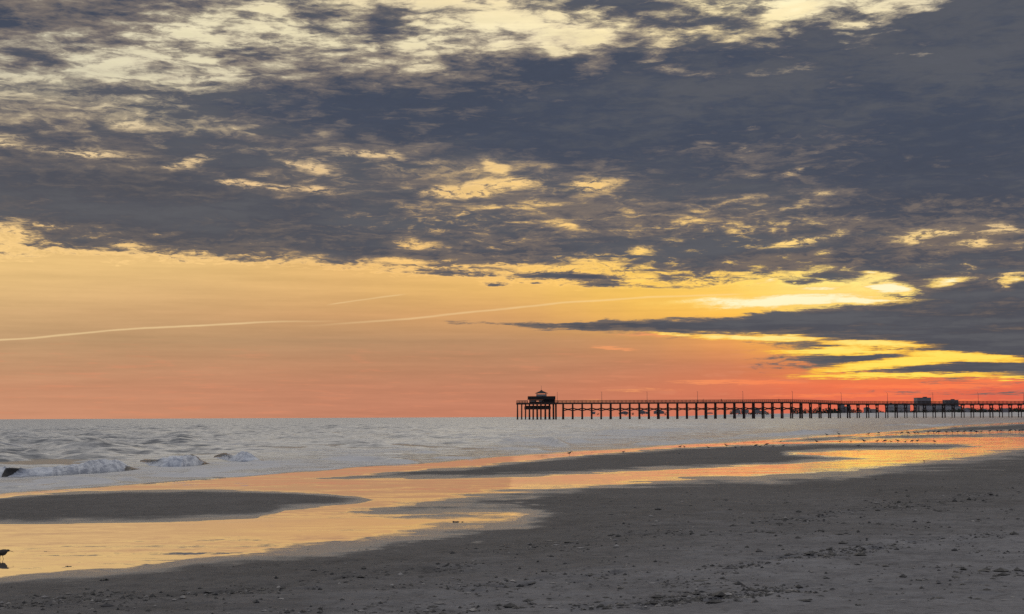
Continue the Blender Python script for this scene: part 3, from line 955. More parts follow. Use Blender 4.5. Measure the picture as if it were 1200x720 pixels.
def build_sea():
    lx = np.concatenate([np.arange(-6000, -700, 120), np.arange(-700, -60, 8), np.arange(-60, 1260, 1.8), np.arange(1260, 1900, 8), np.arange(1900, 7400, 120)])
    ly = np.concatenate([np.array([0.08, 0.14, 0.22, 0.35]), np.arange(0.5, 14, 0.07), np.arange(14, 60, 0.18), np.arange(60, 100, 0.30), np.arange(100, 340, 1.2)])
    LX, LY = np.meshgrid(lx, ly)
    ey = np.interp(LX, EDGE[:, 0], EDGE[:, 1])
    Y = F * CAM_H / LY
    X = (LX - 600) / F * Y
    fray = perlin(X / 6.0, Y / 9.0, 11) * 1.6 + perlin(X / 1.8, Y / 2.6, 12) * 0.7
    off = ey + fray * np.clip(LY / 60, .3, 1) - LY                 # screen-ish distance out from the edge
    lf = sstep(LX, 430, 300)
    amp = sstep(off, 1.0 + 16 * lf, 30.0 + 12 * lf) * 0.75 + sstep(off, 20, 60) * 0.25
    Z = np.zeros_like(X)
    r2 = np.random.default_rng(3)
    Zw = np.zeros_like(X)
    for k in range(34):
        lam = 0.9 * (1.16 ** k) if k < 24 else r2.uniform(2, 12)
        lam = min(lam, 34.0)
        th = r2.normal(0, 1.0 if lam < 7 else 0.5) + 0.10
        kk = 2 * np.pi / lam
        a = 0.0150 * lam ** 0.62 * (1.45 if 1.2 < lam < 7 else 0.62)
        dres = np.gradient(Y, axis=0)
        ok = np.clip(1.6 - np.abs(dres) / (lam * 0.42), 0, 1)
        ph = kk * (X * math.sin(th) + Y * math.cos(th)) + r2.uniform(0, 6.28) + 1.5 * perlin(X / (lam * 3), Y / (lam * 3), 20 + k)
        Zw += a * ok * (np.exp(0.9 * np.sin(ph)) - 1.2) * 0.62
    gust = 0.86 + 0.4 * perlin(X / 26, Y / 60, 70)
    Z += amp * Zw * gust * 1.25
    foam = np.zeros_like(X)
    for pts, h, w in RIDGES:
        L = levs(pts)
        m = (LX > L[0, 0] - 40) & (LX < L[-1, 0] + 40)
        cy = np.interp(LX, L[:, 0], L[:, 1])
        Yc = F * CAM_H / cy
        dY = Y - Yc + 0.8 * w * perlin(X / (w * 4), np.zeros_like(X) + h * 40, 30)
        prof = np.where(dY > 0, np.exp(-(dY / (w * 2.4)) ** 2), np.exp(-(dY / (w * 0.8)) ** 2))
        env = sstep(LX, L[0, 0] - 10, L[0, 0] + 12) * (1 - sstep(LX, L[-1, 0] - 14, L[-1, 0] + 10))
        bump_ = h * prof * env * m * (0.75 + 0.5 * perlin(X / (w * 2.5), Y / (w * 4), 31))
        Z += np.maximum(bump_, 0)
        foam += 0.34 * env * m * np.exp(-((dY + w * 1.2) / (w * 1.2)) ** 2)
    Z = np.where(off < 1.5, Z * sstep(off, -0.5, 1.5), Z)
    # white water between the breakers and the beach
    nearf = np.exp(-np.maximum(off - 3, 0) / 16.0) * sstep(off, 0.2, 3)
    left = sstep(LX, 420, 120)
    foam += nearf * (0.30 + 0.12 * left)
    for pts, hw in (([(0, 565), (60, 563), (120, 560), (170, 556), (240, 553), (330, 549), (420, 542)], 9.0), ([(120, 548), (165, 549), (250, 544), (320, 541)], 5.0), ([(320, 528), (420, 530), (520, 526), (640, 520), (760, 512)], 7.0), ([(560, 512), (700, 508), (860, 502)], 5.0)):
        L = levs(pts)
        cyl = np.interp(LX, L[:, 0], L[:, 1])
        foam += 0.34 * np.exp(-((LY - cyl) / hw) ** 2) * sstep(LX, L[0, 0] - 60, L[0, 0]) * sstep(LX, L[-1, 0] + 60, L[-1, 0])
    foam += 0.34 * np.exp(-((off - 1.6) / 1.1) ** 2)
    chop = np.clip(0.34 + sstep(off, 3, 30) * 0.31 + sstep(off, 26, 60) * 0.25, 0, 1) * sstep(off, -1.5, 3.0)
    V = np.stack([X, Y, Z + 0.0], -1).reshape(-1, 3)
    faces = grid_faces(len(ly), len(lx))[:, ::-1]
    fo = off.ravel()[faces].mean(1)
    fy = LY.ravel()[faces].mean(1)
    for name, sel, mat, lab in (('sea', fo >= 0, M_SEA, 'silver grey sea with small choppy waves up to the horizon'),
                                ('tide_pool', fo < 0, M_POOL, 'still shallow tidal water mirroring the sunset')):
        f = faces[sel]
        used, inv = np.unique(f.ravel(), return_inverse=True)
        o = np_mesh(name, V[used], inv.reshape(-1, 4), mat)
        if name == 'sea':
            for an, arr in (('foam', np.clip(foam, 0, 1.2)), ('chop', chop)):
                at_ = o.data.attributes.new(an, 'FLOAT', 'POINT')
                at_.data.foreach_set('value', arr.ravel()[used].astype(np.float32))
        else:
            at_ = o.data.attributes.new('shallow', 'FLOAT', 'POINT')
            gzv = ground_z(V[used][:, 0], V[used][:, 1])
            at_.data.foreach_set('value', sstep(gzv, -0.011, -0.0005).astype(np.float32))
        tag(o, lab, None, None, 'structure')


build_sea()


# ------------------------------------------------------------------ three small breakers rolling in
def breaker(crest, base, dark, label, seed, rear=2.2):
    """crest / base: photo outlines of the wave; dark: part of its length still a glassy face"""
    base = np.array(base, float)
    crest = np.array(crest, float)
    x0, x1 = base[0, 0], base[-1, 0]
    n = 130
    fx = np.linspace(x0, x1, n)
    by = np.interp(fx, base[:, 0], base[:, 1])
    cy = np.interp(fx, crest[:, 0], crest[:, 1])
    foot = np.array([at(a, b) for a, b in zip(fx, by)])
    topz = np.array([at_y(a, c, q[1] + 0.40)[2] for a, c, q in zip(fx, cy, foot)])
    hgt = np.clip(topz, 0.015, 0.9)
    isd = sstep(fx, dark[0] - 3, dark[0] + 5) * (1 - sstep(fx, dark[1] - 8, dark[1] + 6))
    foamy = np.array([(0.0, -0.10), (0.02, .14), (.08, .36), (.17, .60), (.27, .82), (.38, .96), (.52, 1.0), (.75, .90), (1.05, .66), (1.5, .36), (2.1, .12), (2.9, -.12)])
    glass = np.array([(-0.02, -0.10), (.12, .06), (.22, .24), (.26, .48), (.22, .74), (.17, .93), (.27, 1.02), (.5, .93), (.85, .74), (1.35, .44), (2.0, .16), (2.9, -.12)])
    root = empty('breaking_wave', (foot[n // 2][0], foot[n // 2][1], 0))
    tag(root, label, 'wave')
    c0 = np.array([foot[n // 2][0], foot[n // 2][1], 0])
    V = np.zeros((n, len(foamy), 3))
    for i in range(n):
        pr = foamy * (1 - isd[i]) + glass * isd[i]
        k = 0.5 + hgt[i] * 1.7
        V[i, :, 0] = foot[i][0]
        V[i, :, 1] = foot[i][1] + pr[:, 0] * k * rear / 2.2
        V[i, :, 2] = pr[:, 1] * hgt[i] * 0.97
    g = perlin(V[..., 0] / .5, V[..., 1] / .3 + V[..., 2] / .2, seed) * 0.03
    V[..., 2] += g * np.clip(V[..., 2] / 0.1, 0, 1)
    np_mesh('wave_face', V.reshape(-1, 3) - c0, grid_faces(n, len(foamy)), M_WAVE, root)
    # foam pile: finer sheet lying proud of the face where the wave has broken
    nn, mm = 420, 30
    ii = np.linspace(0, n - 1, nn)
    jj = np.linspace(0, 9, mm)
    G = np.zeros((nn, mm, 3))
    for c in range(3):
        A = np.array([np.interp(jj, np.arange(len(foamy)), V[i, :, c]) for i in range(n)])
        G[..., c] = np.array([np.interp(ii, np.arange(n), A[:, j]) for j in range(mm)]).T
    fx2 = np.interp(ii, np.arange(n), fx)
    h2 = np.interp(ii, np.arange(n), hgt)
    isd2 = np.interp(ii, np.arange(n), isd)
    pl = np.linspace(0, 1, mm)[None, :] * 9.0
    lump = perlin(G[..., 0] / .42, pl * .55 + G[..., 0] * .3, seed + 1) * .55 + perlin(G[..., 0] / .17, pl * 1.1, seed + 2) * .55 + perlin(G[..., 0] / .075, pl * 2.3, seed + 3) * .45
    am = (0.04 + 0.20 * h2)[:, None] * 0.55
    wgt = np.sin(np.linspace(0.05, 1, mm) * np.pi * 0.93)[None, :]
    up = lump * am * wgt
    G[..., 2] += np.maximum(up, -0.02) + 0.012
    G[..., 1] -= 0.5 * np.abs(up) + 0.012
    keep = 1 - isd2[:, None] * 1.15
    fr_ = np.clip((fx2 - dark[0]) / (dark[1] - dark[0]), 0, 1)[:, None]
    jn = np.linspace(0, 1, mm)[None, :]
    bare = (isd2[:, None] > 0.12) & (jn > 0.80 * fr_ - 0.05) & (jn < 0.82 - 0.15 * fr_ + 0.22 * lump)
    sink = bare | (jn > 0.86 + 0.3 * lump)
    G[..., 2] = np.where(sink, G[..., 2] - 0.16, G[..., 2])
    G[..., 1] = np.where(sink, G[..., 1] + 0.25, G[..., 1])
    endf = sstep(np.linspace(0, 1, nn), 0, .03) * (1 - sstep(np.linspace(0, 1, nn), .96, 1))
    G[..., 2] -= (1 - endf)[:, None] * 0.10
    np_mesh('foam', G.reshape(-1, 3) - c0, grid_faces(nn, mm), M_FOAM, root)


breaker([(-80, 552), (-40, 548), (0, 547.8), (12, 548.6), (25, 549), (45, 548.6), (62, 547), (80, 545.5), (95, 542.8), (104, 540), (112, 538.6), (120, 540), (130, 539.6), (138, 543), (146, 547), (152, 551)],
        [(-80, 566), (-20, 560.5), (5, 559.5), (25, 559), (60, 557.6), (112, 554), (152, 551.6)], (3, 27), 'longest breaking wave, nearest the left edge, foam rising at its right end', 41)
breaker([(163, 539.4), (170, 538.6), (180, 538.4), (188, 538.0), (198, 535.6), (206, 535), (214, 533.4), (220, 532.8), (226, 534.6), (232, 540), (238, 544)],
        [(163, 541), (175, 545.6), (190, 547), (212, 547.2), (228, 546), (238, 544.8)], (160, 189), 'middle breaking wave of the three, dark glassy at left and foamy at right', 51)
breaker([(250, 534.6), (258, 531.4), (263, 530.8), (268, 533.5), (273, 534), (279, 530.5), (284, 529.6), (290, 532), (297, 536), (303, 540)],
        [(250, 536), (258, 538), (270, 540.6), (285, 541.4), (303, 541)], (247, 273), 'smallest breaking wave of the three, farthest right, with a dark curling hump', 61)


# ------------------------------------------------------------------ pier
PY = 790.0
PW = 6.0                                            # deck width
PXS = 0.45                                          # metres per photo pixel out there


def px2x(px, Y=PY, py=485):
    return at_y(px, py, Y)[0]


X_END = px2x(605)
DECK = [(605, 8.75), (920, 8.75), (950, 8.45), (985, 7.75), (1200, 7.35), (1330, 7.2)]


def deck_z(x):
    px = 600 + x / PXS
    return float(np.interp(px, [p for p, _ in DECK], [z for _, z in DECK]))


pier = empty('fishing_pier', (px2x(800), PY, 0))
tag(pier, 'long dark timber fishing pier on many piles running right from its seaward end', 'pier')
PO = pier.location.copy()


def to_pier(mb, name, mat=M_WOOD):
    for v in mb.bm.verts:
        v.co -= PO
    return mb.build(name, mat, pier)


xs_b = [px2x(660 + 11.15 * k) for k in range(61)]
xe = xs_b[-1]
samples = [X_END + 20] + [px2x(p) for p in (700, 800, 920, 950, 985, 1100, 1200)] + [xe]
mb = MB()
for a, b in zip(samples[:-1], samples[1:]):
    za, zb = deck_z(a), deck_z(b)
    # deck slab segment with fascia
    vs = [mb.bm.verts.new((x, y, z)) for x, z0 in ((a, za), (b, zb)) for y in (PY - PW / 2, PY + PW / 2) for z in (z0 - 0.75, z0)]
    for f in ((0, 1, 5, 4), (2, 6, 7, 3), (1, 3, 7, 5), (0, 4, 6, 2)):
        mb.bm.faces.new([vs[i] for i in f])
to_pier(mb, 'deck')
for side in (-1, 1):
    mb = MB()
    yy = PY + side * (PW / 2 - 0.12)
    for a, b in zip(samples[:-1], samples[1:]):
        za, zb = deck_z(a), deck_z(b)
        for hh, rr in ((1.12, 0.12), (0.62, 0.08), (0.25, 0.07)):
            mb.bar((a, yy, za + hh), (b, yy, zb + hh), rr, seg=4)
    x = X_END + 20
    while x < xe:
        z = deck_z(x)
        mb.bar((x, yy, z - 0.02), (x, yy, z + 1.16), 0.07, seg=4)
        x += 2.1
    to_pier(mb, 'railing', M_RAIL)
lamp_px = [653, 705, 758, 817, 870, 928, 985, 1039, 1092, 1145, 1198]
for k, x in enumerate(xs_b):
    z = deck_z(x)
    mb = MB()
    for s in (-1, 1):
        lean = 0.35 * s
        rr = (0.38 if (k * 7) % 5 else 0.48) * (1 - 0.35 * sstep(x, px2x(940), px2x(1060)))
        mb.bar((x + random.uniform(-.12, .12), PY + s * 2.2 + lean, -2.0), (x, PY + s * 2.2, z - 0.7), rr * 1.1, rr * 0.9, 8)
    mb.box(x, PY, z - 0.95, 0.55, PW + 0.3, 0.42)
    mb.bar((x, PY - 2.3, z - 1.2), (x, PY + 2.4, 2.2), 0.18, seg=5)
    mb.bar((x, PY + 2.3, z - 1.2), (x, PY - 2.4, 2.2), 0.18, seg=5)
    to_pier(mb, 'pile_bent')
mb = MB()
for k, (a, b) in enumerate(zip(xs_b[:-1], xs_b[1:])):
    za, zb = deck_z(a), deck_z(b)
    y = PY - 2.35
    mz, mx = (za + zb) / 2 - 3.55, (a + b) / 2
    if a < px2x(930):
        mb.bar((a, y, za - 2.9), (mx, y, mz), 0.27, seg=4).bar((mx, y, mz), (b, y, zb - 2.9), 0.27, seg=4)
        mb.bar((a, y, za - 4.2), (mx, y, mz), 0.27, seg=4).bar((mx, y, mz), (b, y, zb - 4.2), 0.27, seg=4)
        mb.box(mx, y, mz, 2.2, 0.3, 0.80)
to_pier(mb, 'cross_bracing')
# seaward platform
pxa, pxb = px2x(605), px2x(652.5)
mb = MB()
mb.box((pxa + pxb) / 2, PY, 8.35, pxb - pxa, 15, 0.85)
to_pier(mb, 'end_platform')
mb = MB()
la, lb = px2x(614.5), px2x(645)
mb.box((la + lb) / 2, PY - 0.5, 5.55, lb - la, 12.5, 0.5)
mb.box((la + lb) / 2, PY - 6.6, 6.3, lb - la, 0.2, 0.22)
mb.box((la + lb) / 2, PY - 6.6, 6.75, lb - la, 0.2, 0.16)
for i in range(9):
    mb.box(la + (lb - la) * i / 8, PY - 6.6, 6.3, 0.22, 0.22, 1.1)
to_pier(mb, 'lower_deck')
mb = MB()
mb.box((la + lb) / 2, PY - 3.2, 6.5, (lb - la) * 0.92, 0.3, 1.5)
to_pier(mb, 'storage_bay', M_WALLP)
for px in (606.5, 611.5, 616, 620.5, 625, 629.5, 634, 639, 644, 648.5, 651.5):
    x = px2x(px)
    mb = MB()
    for y in (-6.4, -2.2, 2.2, 6.4):
        mb.bar((x + random.uniform(-.15, .15), PY + y, -2), (x, PY + y, 8.0), 0.36, 0.32, 7)
    mb.box(x, PY, 7.75, 0.4, 14, 0.34)
    to_pier(mb, 'pile_bent')
mb = MB()
for y in (-7.3, 7.3):
    for hh, rr in ((1.12, .085), (.62, .055), (.25, .05)):
        mb.bar((pxa + .2, PY + y, 8.775 + hh), (px2x(618.5), PY + y, 8.775 + hh), rr, seg=4)
    for i in range(5):
        x = pxa + .2 + i * (px2x(618.5) - pxa - .2) / 4
        mb.bar((x, PY + y, 8.77), (x, PY + y, 9.95), .07, seg=4)
for hh, rr in ((1.12, .085), (.62, .055), (.25, .05)):
    mb.bar((pxa + .2, PY - 7.3, 8.775 + hh), (pxa + .2, PY + 7.3, 8.775 + hh), rr, seg=4)
to_pier(mb, 'platform_railing', M_RAIL)

# pavilion on the platform
XC = px2x(634.6)
pv = empty('pier_pavilion', (XC, PY, 8.78))
tag(pv, 'dark two tier pavilion with a small hipped cupola on the seaward end of the pier', 'pavilion')
w_ = 31 * PXS
mb = MB()
for sx in (-1, -0.5, 0.06):
    mb.box(sx * (w_ / 2 - 0.9), -5.2, 0.75, 0.5, 0.4, 1.5)
    mb.box(sx * (w_ / 2 - 0.9), 5.2, 0.75, 0.5, 0.4, 1.5)
mb.box(-w_ * 0.20, 0.0, 0.30, w_ * 0.52, 9.6, 0.6)
mb.box(-w_ * 0.20, 0.0, 1.32, w_ * 0.52, 9.6, 0.36)
mb.build('lower_wall', M_WALLP, pv)
mb = MB()
mb.box(w_ * 0.28, 0, 0.85, w_ * 0.44, 9.8, 1.7)
mb.build('store_room', M_WALLP, pv)
for xx in (-w_ * 0.33, -w_ * 0.02):
    mb = MB()
    mb.box(xx, -4.82, 0.87, 2.3, 0.10, 0.54)
    mb.build('window', M_PALE, pv)
mb = MB()
mb.box(0, 0, 1.85, w_ + 0.6, 12.0, 0.36)
mb.build('balcony_deck', M_ROOF, pv)
mb = MB()
for (x, y, sx, sy) in ((0, -5.8, w_ + .4, .14), (0, 5.8, w_ + .4, .14), (-w_ / 2 - .15, 0, .14, 11.6), (w_ / 2 + .15, 0, .14, 11.6)):
    mb.box(x, y, 2.72, sx, sy, 1.36)
mb.build('parapet', M_WALLP, pv)
mb = MB()
for sx in (-1, 1):
    for sy in (-1, 1):
        mb.bar((sx * 2.35, sy * 2.35, 2.0), (sx * 2.35, sy * 2.35, 5.25), 0.17, seg=6)
mb.box(0, 0, 3.95, 5.4, 5.4, 1.0)
mb.build('cupola_wall', M_PALE, pv)
mb = MB()
mb.hip(0, 0, 4.95, 6.30, 6.9, 6.9, 0.16)
mb.hip(0, 0, 6.28, 6.75, 1.5, 1.5, 0.10)
mb.build('cupola_roof', M_ROOF, pv)
mb = MB()
mb.bar((0, 0, 6.5), (0, 0, 9.0), 0.09, 0.05, 6)
mb.build('flagpole', M_STEEL, pv)

# lamps standing along the pier
lamp = empty('street_lamp', (0, 0, 0))
mb = MB()
mb.bar((0, 0, 0), (0, 0, 5.3), 0.11, 0.07, 7)
mb.bar((0, 0, 5.25), (0.0, 1.0, 5.5), 0.05, 0.04, 5)
mb.box(0, 0, 0.06, .4, .4, .12)
mb.build('pole', M_STEEL, lamp)
mb = MB()
mb.box(0, 1.25, 5.52, 0.3, 0.75, 0.16)
mb.build('lamp_head', M_STEEL, lamp)
for i, p in enumerate(lamp_px):
    o = lamp if i == 0 else copy_tree(lamp)
    x = px2x(p)
    o.location = (x, PY - PW / 2 + 0.35, deck_z(x))
    o['category'] = 'street lamp'
    o['group'] = 'lamps along the pier railing'
    o['label'] = 'thin grey lamp post standing at the railing of the long pier'
lamp['label'] = 'thin lamp post standing right beside the pavilion at the seaward end of the pier'


# people on the pier (upright walkers, a few pixels tall)
def person(loc, rz, label, stride=0.18, pose=0):
    J = {'pelvis': (0, 0, .95), 'waist': (0, 0.01, 1.12), 'chest': (0, .02, 1.36), 'neck': (0, .02, 1.50), 'jaw': (0, .0, 1.58), 'head': (0, -.01, 1.68), 'crown': (0, .0, 1.76)}
    rad = {'pelvis': .145, 'waist': .125, 'chest': .16, 'neck': .06, 'jaw': .075, 'head': .10, 'crown': .07}
    E = [('pelvis', 'waist'), ('waist', 'chest'), ('chest', 'neck'), ('neck', 'jaw'), ('jaw', 'head'), ('head', 'crown')]
    for s, n in ((-1, 'l'), (1, 'r')):
        st = stride * s
        J.update({'hip' + n: (s * .095, 0, .90), 'knee' + n: (s * .10, -.04 - st * .5, .50), 'ank' + n: (s * .10, st * -.9 + .04, .085), 'toe' + n: (s * .115, st * -.9 - .14, .035),
                  'sho' + n: (s * .19, .02, 1.42), 'elb' + n: (s * .25, .05 + st * .4, 1.14), 'wri' + n: (s * .24, -.08 + st * .8 - .14 * pose, .93 + .22 * pose), 'han' + n: (s * .23, -.12 + st * .85 - .2 * pose, .85 + .26 * pose)})
        rad.update({'hip' + n: .10, 'knee' + n: .062, 'ank' + n: .045, 'toe' + n: .04, 'sho' + n: .066, 'elb' + n: .047, 'wri' + n: .034, 'han' + n: .04})
        E += [('pelvis', 'hip' + n), ('hip' + n, 'knee' + n), ('knee' + n, 'ank' + n), ('ank' + n, 'toe' + n), ('chest', 'sho' + n), ('sho' + n, 'elb' + n), ('elb' + n, 'wri' + n), ('wri' + n, 'han' + n)]
    names = list(J)
    me = bpy.data.meshes.new('person')
    me.from_pydata([J[k] for k in names], [(names.index(a), names.index(b)) for a, b in E], [])
    o = link_mesh('person', me, M_CLOTH)
    sk = o.modifiers.new('skin', 'SKIN')
    for i, k in enumerate(names):
        me.skin_vertices[0].data[i].radius = (rad[k], rad[k])
    me.skin_vertices[0].data[0].use_root = True
    sub = o.modifiers.new('sub', 'SUBSURF')
    sub.levels = sub.render_levels = 1
    o.location = loc
    o.rotation_euler = (0, 0, rz)
    tag(o, label, 'person', 'people on the pier')
    return o


for px, rz, lab, pose in ((824, 1.6, 'tiny person in dark clothing on the pier deck, leftmost of the three there', 0), (845, 0.1, 'tiny person in dark clothing at the pier railing, second of the three from the pavilion', 1), (912.5, -1.5, 'tiny person in dark clothing on the pier deck, farthest of the three from the pavilion', 0)):
    x = px2x(px)
    person((x, PY - 1.6, deck_z(x)), rz, lab, 0.2, pose)

# ------------------------------------------------------------------ far shore: dune, tree belt, hotels and houses
YS = 1750.0
sc_ = YS / F


def build_far_shore():
    x = np.linspace(120, 2600, 90)
    y = np.array([1480, 1560, 1640, 1720, 1760, 1900, 2300])
    zf = np.array([-0.6, 1.0, 2.6, 4.2, 4.9, 5.0, 5.0])
    X, Y = np.meshgrid(x, y)
    k = sstep(X, 120, 420)[...]
    Z = zf[:, None] * k - (1 - k) * 0.8 + perlin(X / 60, Y / 60, 88) * 0.4
    o = np_mesh('far_beach', np.stack([X, Y, Z], -1).reshape(-1, 3), grid_faces(len(y), len(x)), simple('far_sand', (0.52, 0.49, 0.46), 0.9, 0.08, 0.02))
    tag(o, 'pale strip of distant shore under the houses', None, None, 'structure')


build_far_shore()


def hotel(px0, px1, pyt, label, mat, cat='building', name='beach_hotel', Y=YS + 30, roof='flat', base=4.2, nwin=True, group='buildings on the far shore'):
    x0, x1 = px2x(px0, Y), px2x(px1, Y)
    zt = at_y((px0 + px1) / 2, pyt, Y)[2]
    w, cx = x1 - x0, (x0 + x1) / 2
    h = zt - base
    r = empty(name, (cx, Y, base))
    tag(r, label, cat, group)
    dpt = max(8.0, min(16.0, w))
    mb = MB()
    rh = 0.0 if roof == 'flat' else min(h * 0.4, w * 0.28)
    mb.box(0, dpt / 2, (h - rh) / 2, w, dpt, h - rh)
    mb.build('wall', mat, r)
    if roof == 'flat':
        mb = MB()
        mb.box(0, dpt / 2, h + 0.15, w + 0.5, dpt + 0.5, 0.5)
        mb.box(w * 0.18, dpt / 2, h + 0.9, w * 0.22, dpt * 0.4, 1.1)
        mb.build('roof', M_HROOF, r)
    elif roof == 'hip':
        mb = MB()
        mb.hip(0, dpt / 2, h - rh, h, w + 1.0, dpt + 1.0, 0.25)
        mb.build('roof', M_HROOF, r)
    else:
        mb = MB()
        mb.gable(0, dpt / 2, h - rh, h, w + 1.0, dpt + 1.0)
        mb.build('roof', M_HROOF, r)
    if roof == 'flat':
        fl = max(2, int(h / 3.1))
        for f in range(1, fl):
            mb = MB()
            mb.box(0, -0.55, f * h / fl, w * 0.94, 1.1, 0.9)
            mb.build('balcony', mat, r)
    return r


hotel(1075.5, 1091.5, 466.6, 'taller flat roofed hotel block rising above the pier deck at right', M_STUCCO, 'hotel')
hotel(1109, 1123.5, 469.2, 'lower flat roofed hotel block rising just above the pier, right of the taller one', M_STUCCO, 'hotel')
for (a, b, c, roof, mat, lab) in (
        (780, 784, 485.0, 'hip', M_STUCCO_C, 'small dim house far behind the pier, under its fourteenth bay from the pavilion'),
        (693, 697.5, 482.5, 'gable', M_STUCCO, 'small blue grey house seen through the pier, nearest to the pavilion'),
        (728.5, 736, 482.0, 'hip', M_STUCCO, 'blue grey house behind the pier, second in the row from the pavilion'),
        (750, 756, 481.0, 'hip', M_STUCCO, 'blue grey house behind the pier, left of a close pair'),
        (757, 761, 482.5, 'gable', M_STUCCO, 'narrow blue grey house behind the pier, right of a close pair'),
        (767, 778, 480.5, 'hip', M_STUCCO, 'wide blue grey house behind the pier below its left lamp posts'),
        (829, 835.5, 483.5, 'hip', M_STUCCO_C, 'small dark house standing alone behind the middle of the pier'),
        (859, 868, 479.3, 'hip', M_STUCCO, 'bulky grey house behind the pier, left part of the middle cluster'),
        (870, 877.5, 480.5, 'gable', M_STUCCO, 'grey gabled house behind the pier in the middle cluster'),
        (884, 890.5, 478.4, 'hip', M_STUCCO, 'tallest grey house of the middle cluster behind the pier'),
        (892, 898, 481.5, 'gable', M_STUCCO_C, 'low brown grey house at the right end of the middle cluster'),
        (983.5, 990, 474.6, 'flat', M_STUCCO, 'narrow grey block whose top touches the pier deck where the deck dips'),
        (991, 997.5, 476.8, 'flat', M_STUCCO, 'low grey block just right of the narrow one where the deck dips'),
        (1014, 1020, 477.0, 'hip', M_STUCCO, 'grey house behind the pier standing next to the dark tree belt'),
        (1021, 1027.5, 479.4, 'gable', M_STUCCO_C, 'small brown grey house left of the pale blocks'),
        (1040, 1047.5, 473.8, 'flat', M_STUCCO_B, 'pale narrow apartment block right of a bright gap behind the pier'),
        (1050.5, 1067, 474.2, 'flat', M_STUCCO_B, 'wide pale apartment block filling several bays behind the pier'),
        (1081, 1093, 475.8, 'flat', M_STUCCO_B, 'pale block directly below the taller hotel behind the pier'),
        (1094, 1106, 475.2, 'flat', M_STUCCO_B, 'pale block between the two hotels behind the pier'),
        (1107, 1116, 476.0, 'flat', M_STUCCO_B, 'pale block below the lower hotel behind the pier'),
        (1117, 1127, 476.4, 'flat', M_STUCCO_B, 'pale block at the left of the last bright gap behind the pier'),
        (1130, 1141, 478.0, 'hip', M_STUCCO_B, 'pale hipped house right of the row of blocks behind the pier'),
        (1152, 1158, 479.0, 'hip', M_STUCCO, 'grey hipped house rising from the dark trees near the right edge'),
        (1175, 1183, 478.6, 'gable', M_STUCCO, 'grey gabled house among dark trees closest to the right edge')):
    nm = 'beach_house' if roof != 'flat' else 'apartment_block'
    hotel(a, b, c, lab, mat, 'house' if roof != 'flat' else 'building', nm, Y=YS + 5 + random.uniform(-12, 12) - (25 if roof != 'flat' else 0), roof=roof)


def build_trees():
    """far-off belt of trees that reads as one mass: leaf clumps"""
    vs, fs = [], []
    def clump(x, y, z, r, n):
        for _ in range(n):
            d = np.array([random.gauss(0, 1), random.gauss(0, 1), random.gauss(0, .8)])
            d = d / (np.linalg.norm(d) + 1e-6) * r * random.uniform(.55, 1.0)
            c = np.array([x, y, z]) + d
            a = np.array([random.gauss(0, 1) for _ in range(3)]); b = np.array([random.gauss(0, 1) for _ in range(3)])
            a = a / np.linalg.norm(a) * random.uniform(.5, 1.1); b = b / np.linalg.norm(b) * random.uniform(.4, .9)
            i = len(vs)
            vs.extend([c - a, c - b, c + a, c + b])
            fs.append((i, i + 1, i + 2, i + 3))
    for (p0, p1, t0, t1) in ((928, 984, 480.5, 479.2), (970, 986, 480.5, 480.5), (996, 1016, 480.0, 482.0), (1118, 1215, 480.0, 478.8), (1136, 1330, 480.0, 477.5), (856, 902, 483.2, 483.0), (1020, 1120, 482.0, 481.5), (725, 782, 485.0, 484.6), (690, 700, 485.5, 485.5), (826, 840, 485.5, 485.5)):
        p = p0
        while p < p1:
            k = (p - p0) / (p1 - p0)
            Y = YS + random.uniform(-20, 15)
            top = at_y(p, t0 + (t1 - t0) * k + random.uniform(-.6, 1.6), Y)[2]
            x = px2x(p, Y)
            z = 4.0
            while z < top - 0.8:
                clump(x + random.uniform(-1, 1), Y + random.uniform(-3, 3), z + 0.6, random.uniform(1.4, 2.4), 16)
                z += 1.5
            p += random.uniform(1.2, 2.0)
    o = np_mesh('far_trees', np.array(vs), np.array(fs), M_LEAF, smooth=False)
    tag(o, 'dark distant belt of trees between the houses behind the pier', 'trees', None, 'stuff')


build_trees()


# ------------------------------------------------------------------ shorebirds
def ring_body(stations, seg=12):
    """stations: (x, z, ry, rz) along the body"""
    V, Fc = [], []
    for (x, z, ry, rz_) in stations:
        for k in range(seg):
            a = 2 * math.pi * k / seg
            V.append((x, ry * math.cos(a), z + rz_ * math.sin(a)))
    n = len(stations)
    for i in range(n - 1):
        for k in range(seg):
            Fc.append((i * seg + k, i * seg + (k + 1) % seg, (i + 1) * seg + (k + 1) % seg, (i + 1) * seg + k))
    Fc.append(tuple(range(seg))[::-1])
    Fc.append(tuple((n - 1) * seg + k for k in range(seg)))
    return V, Fc


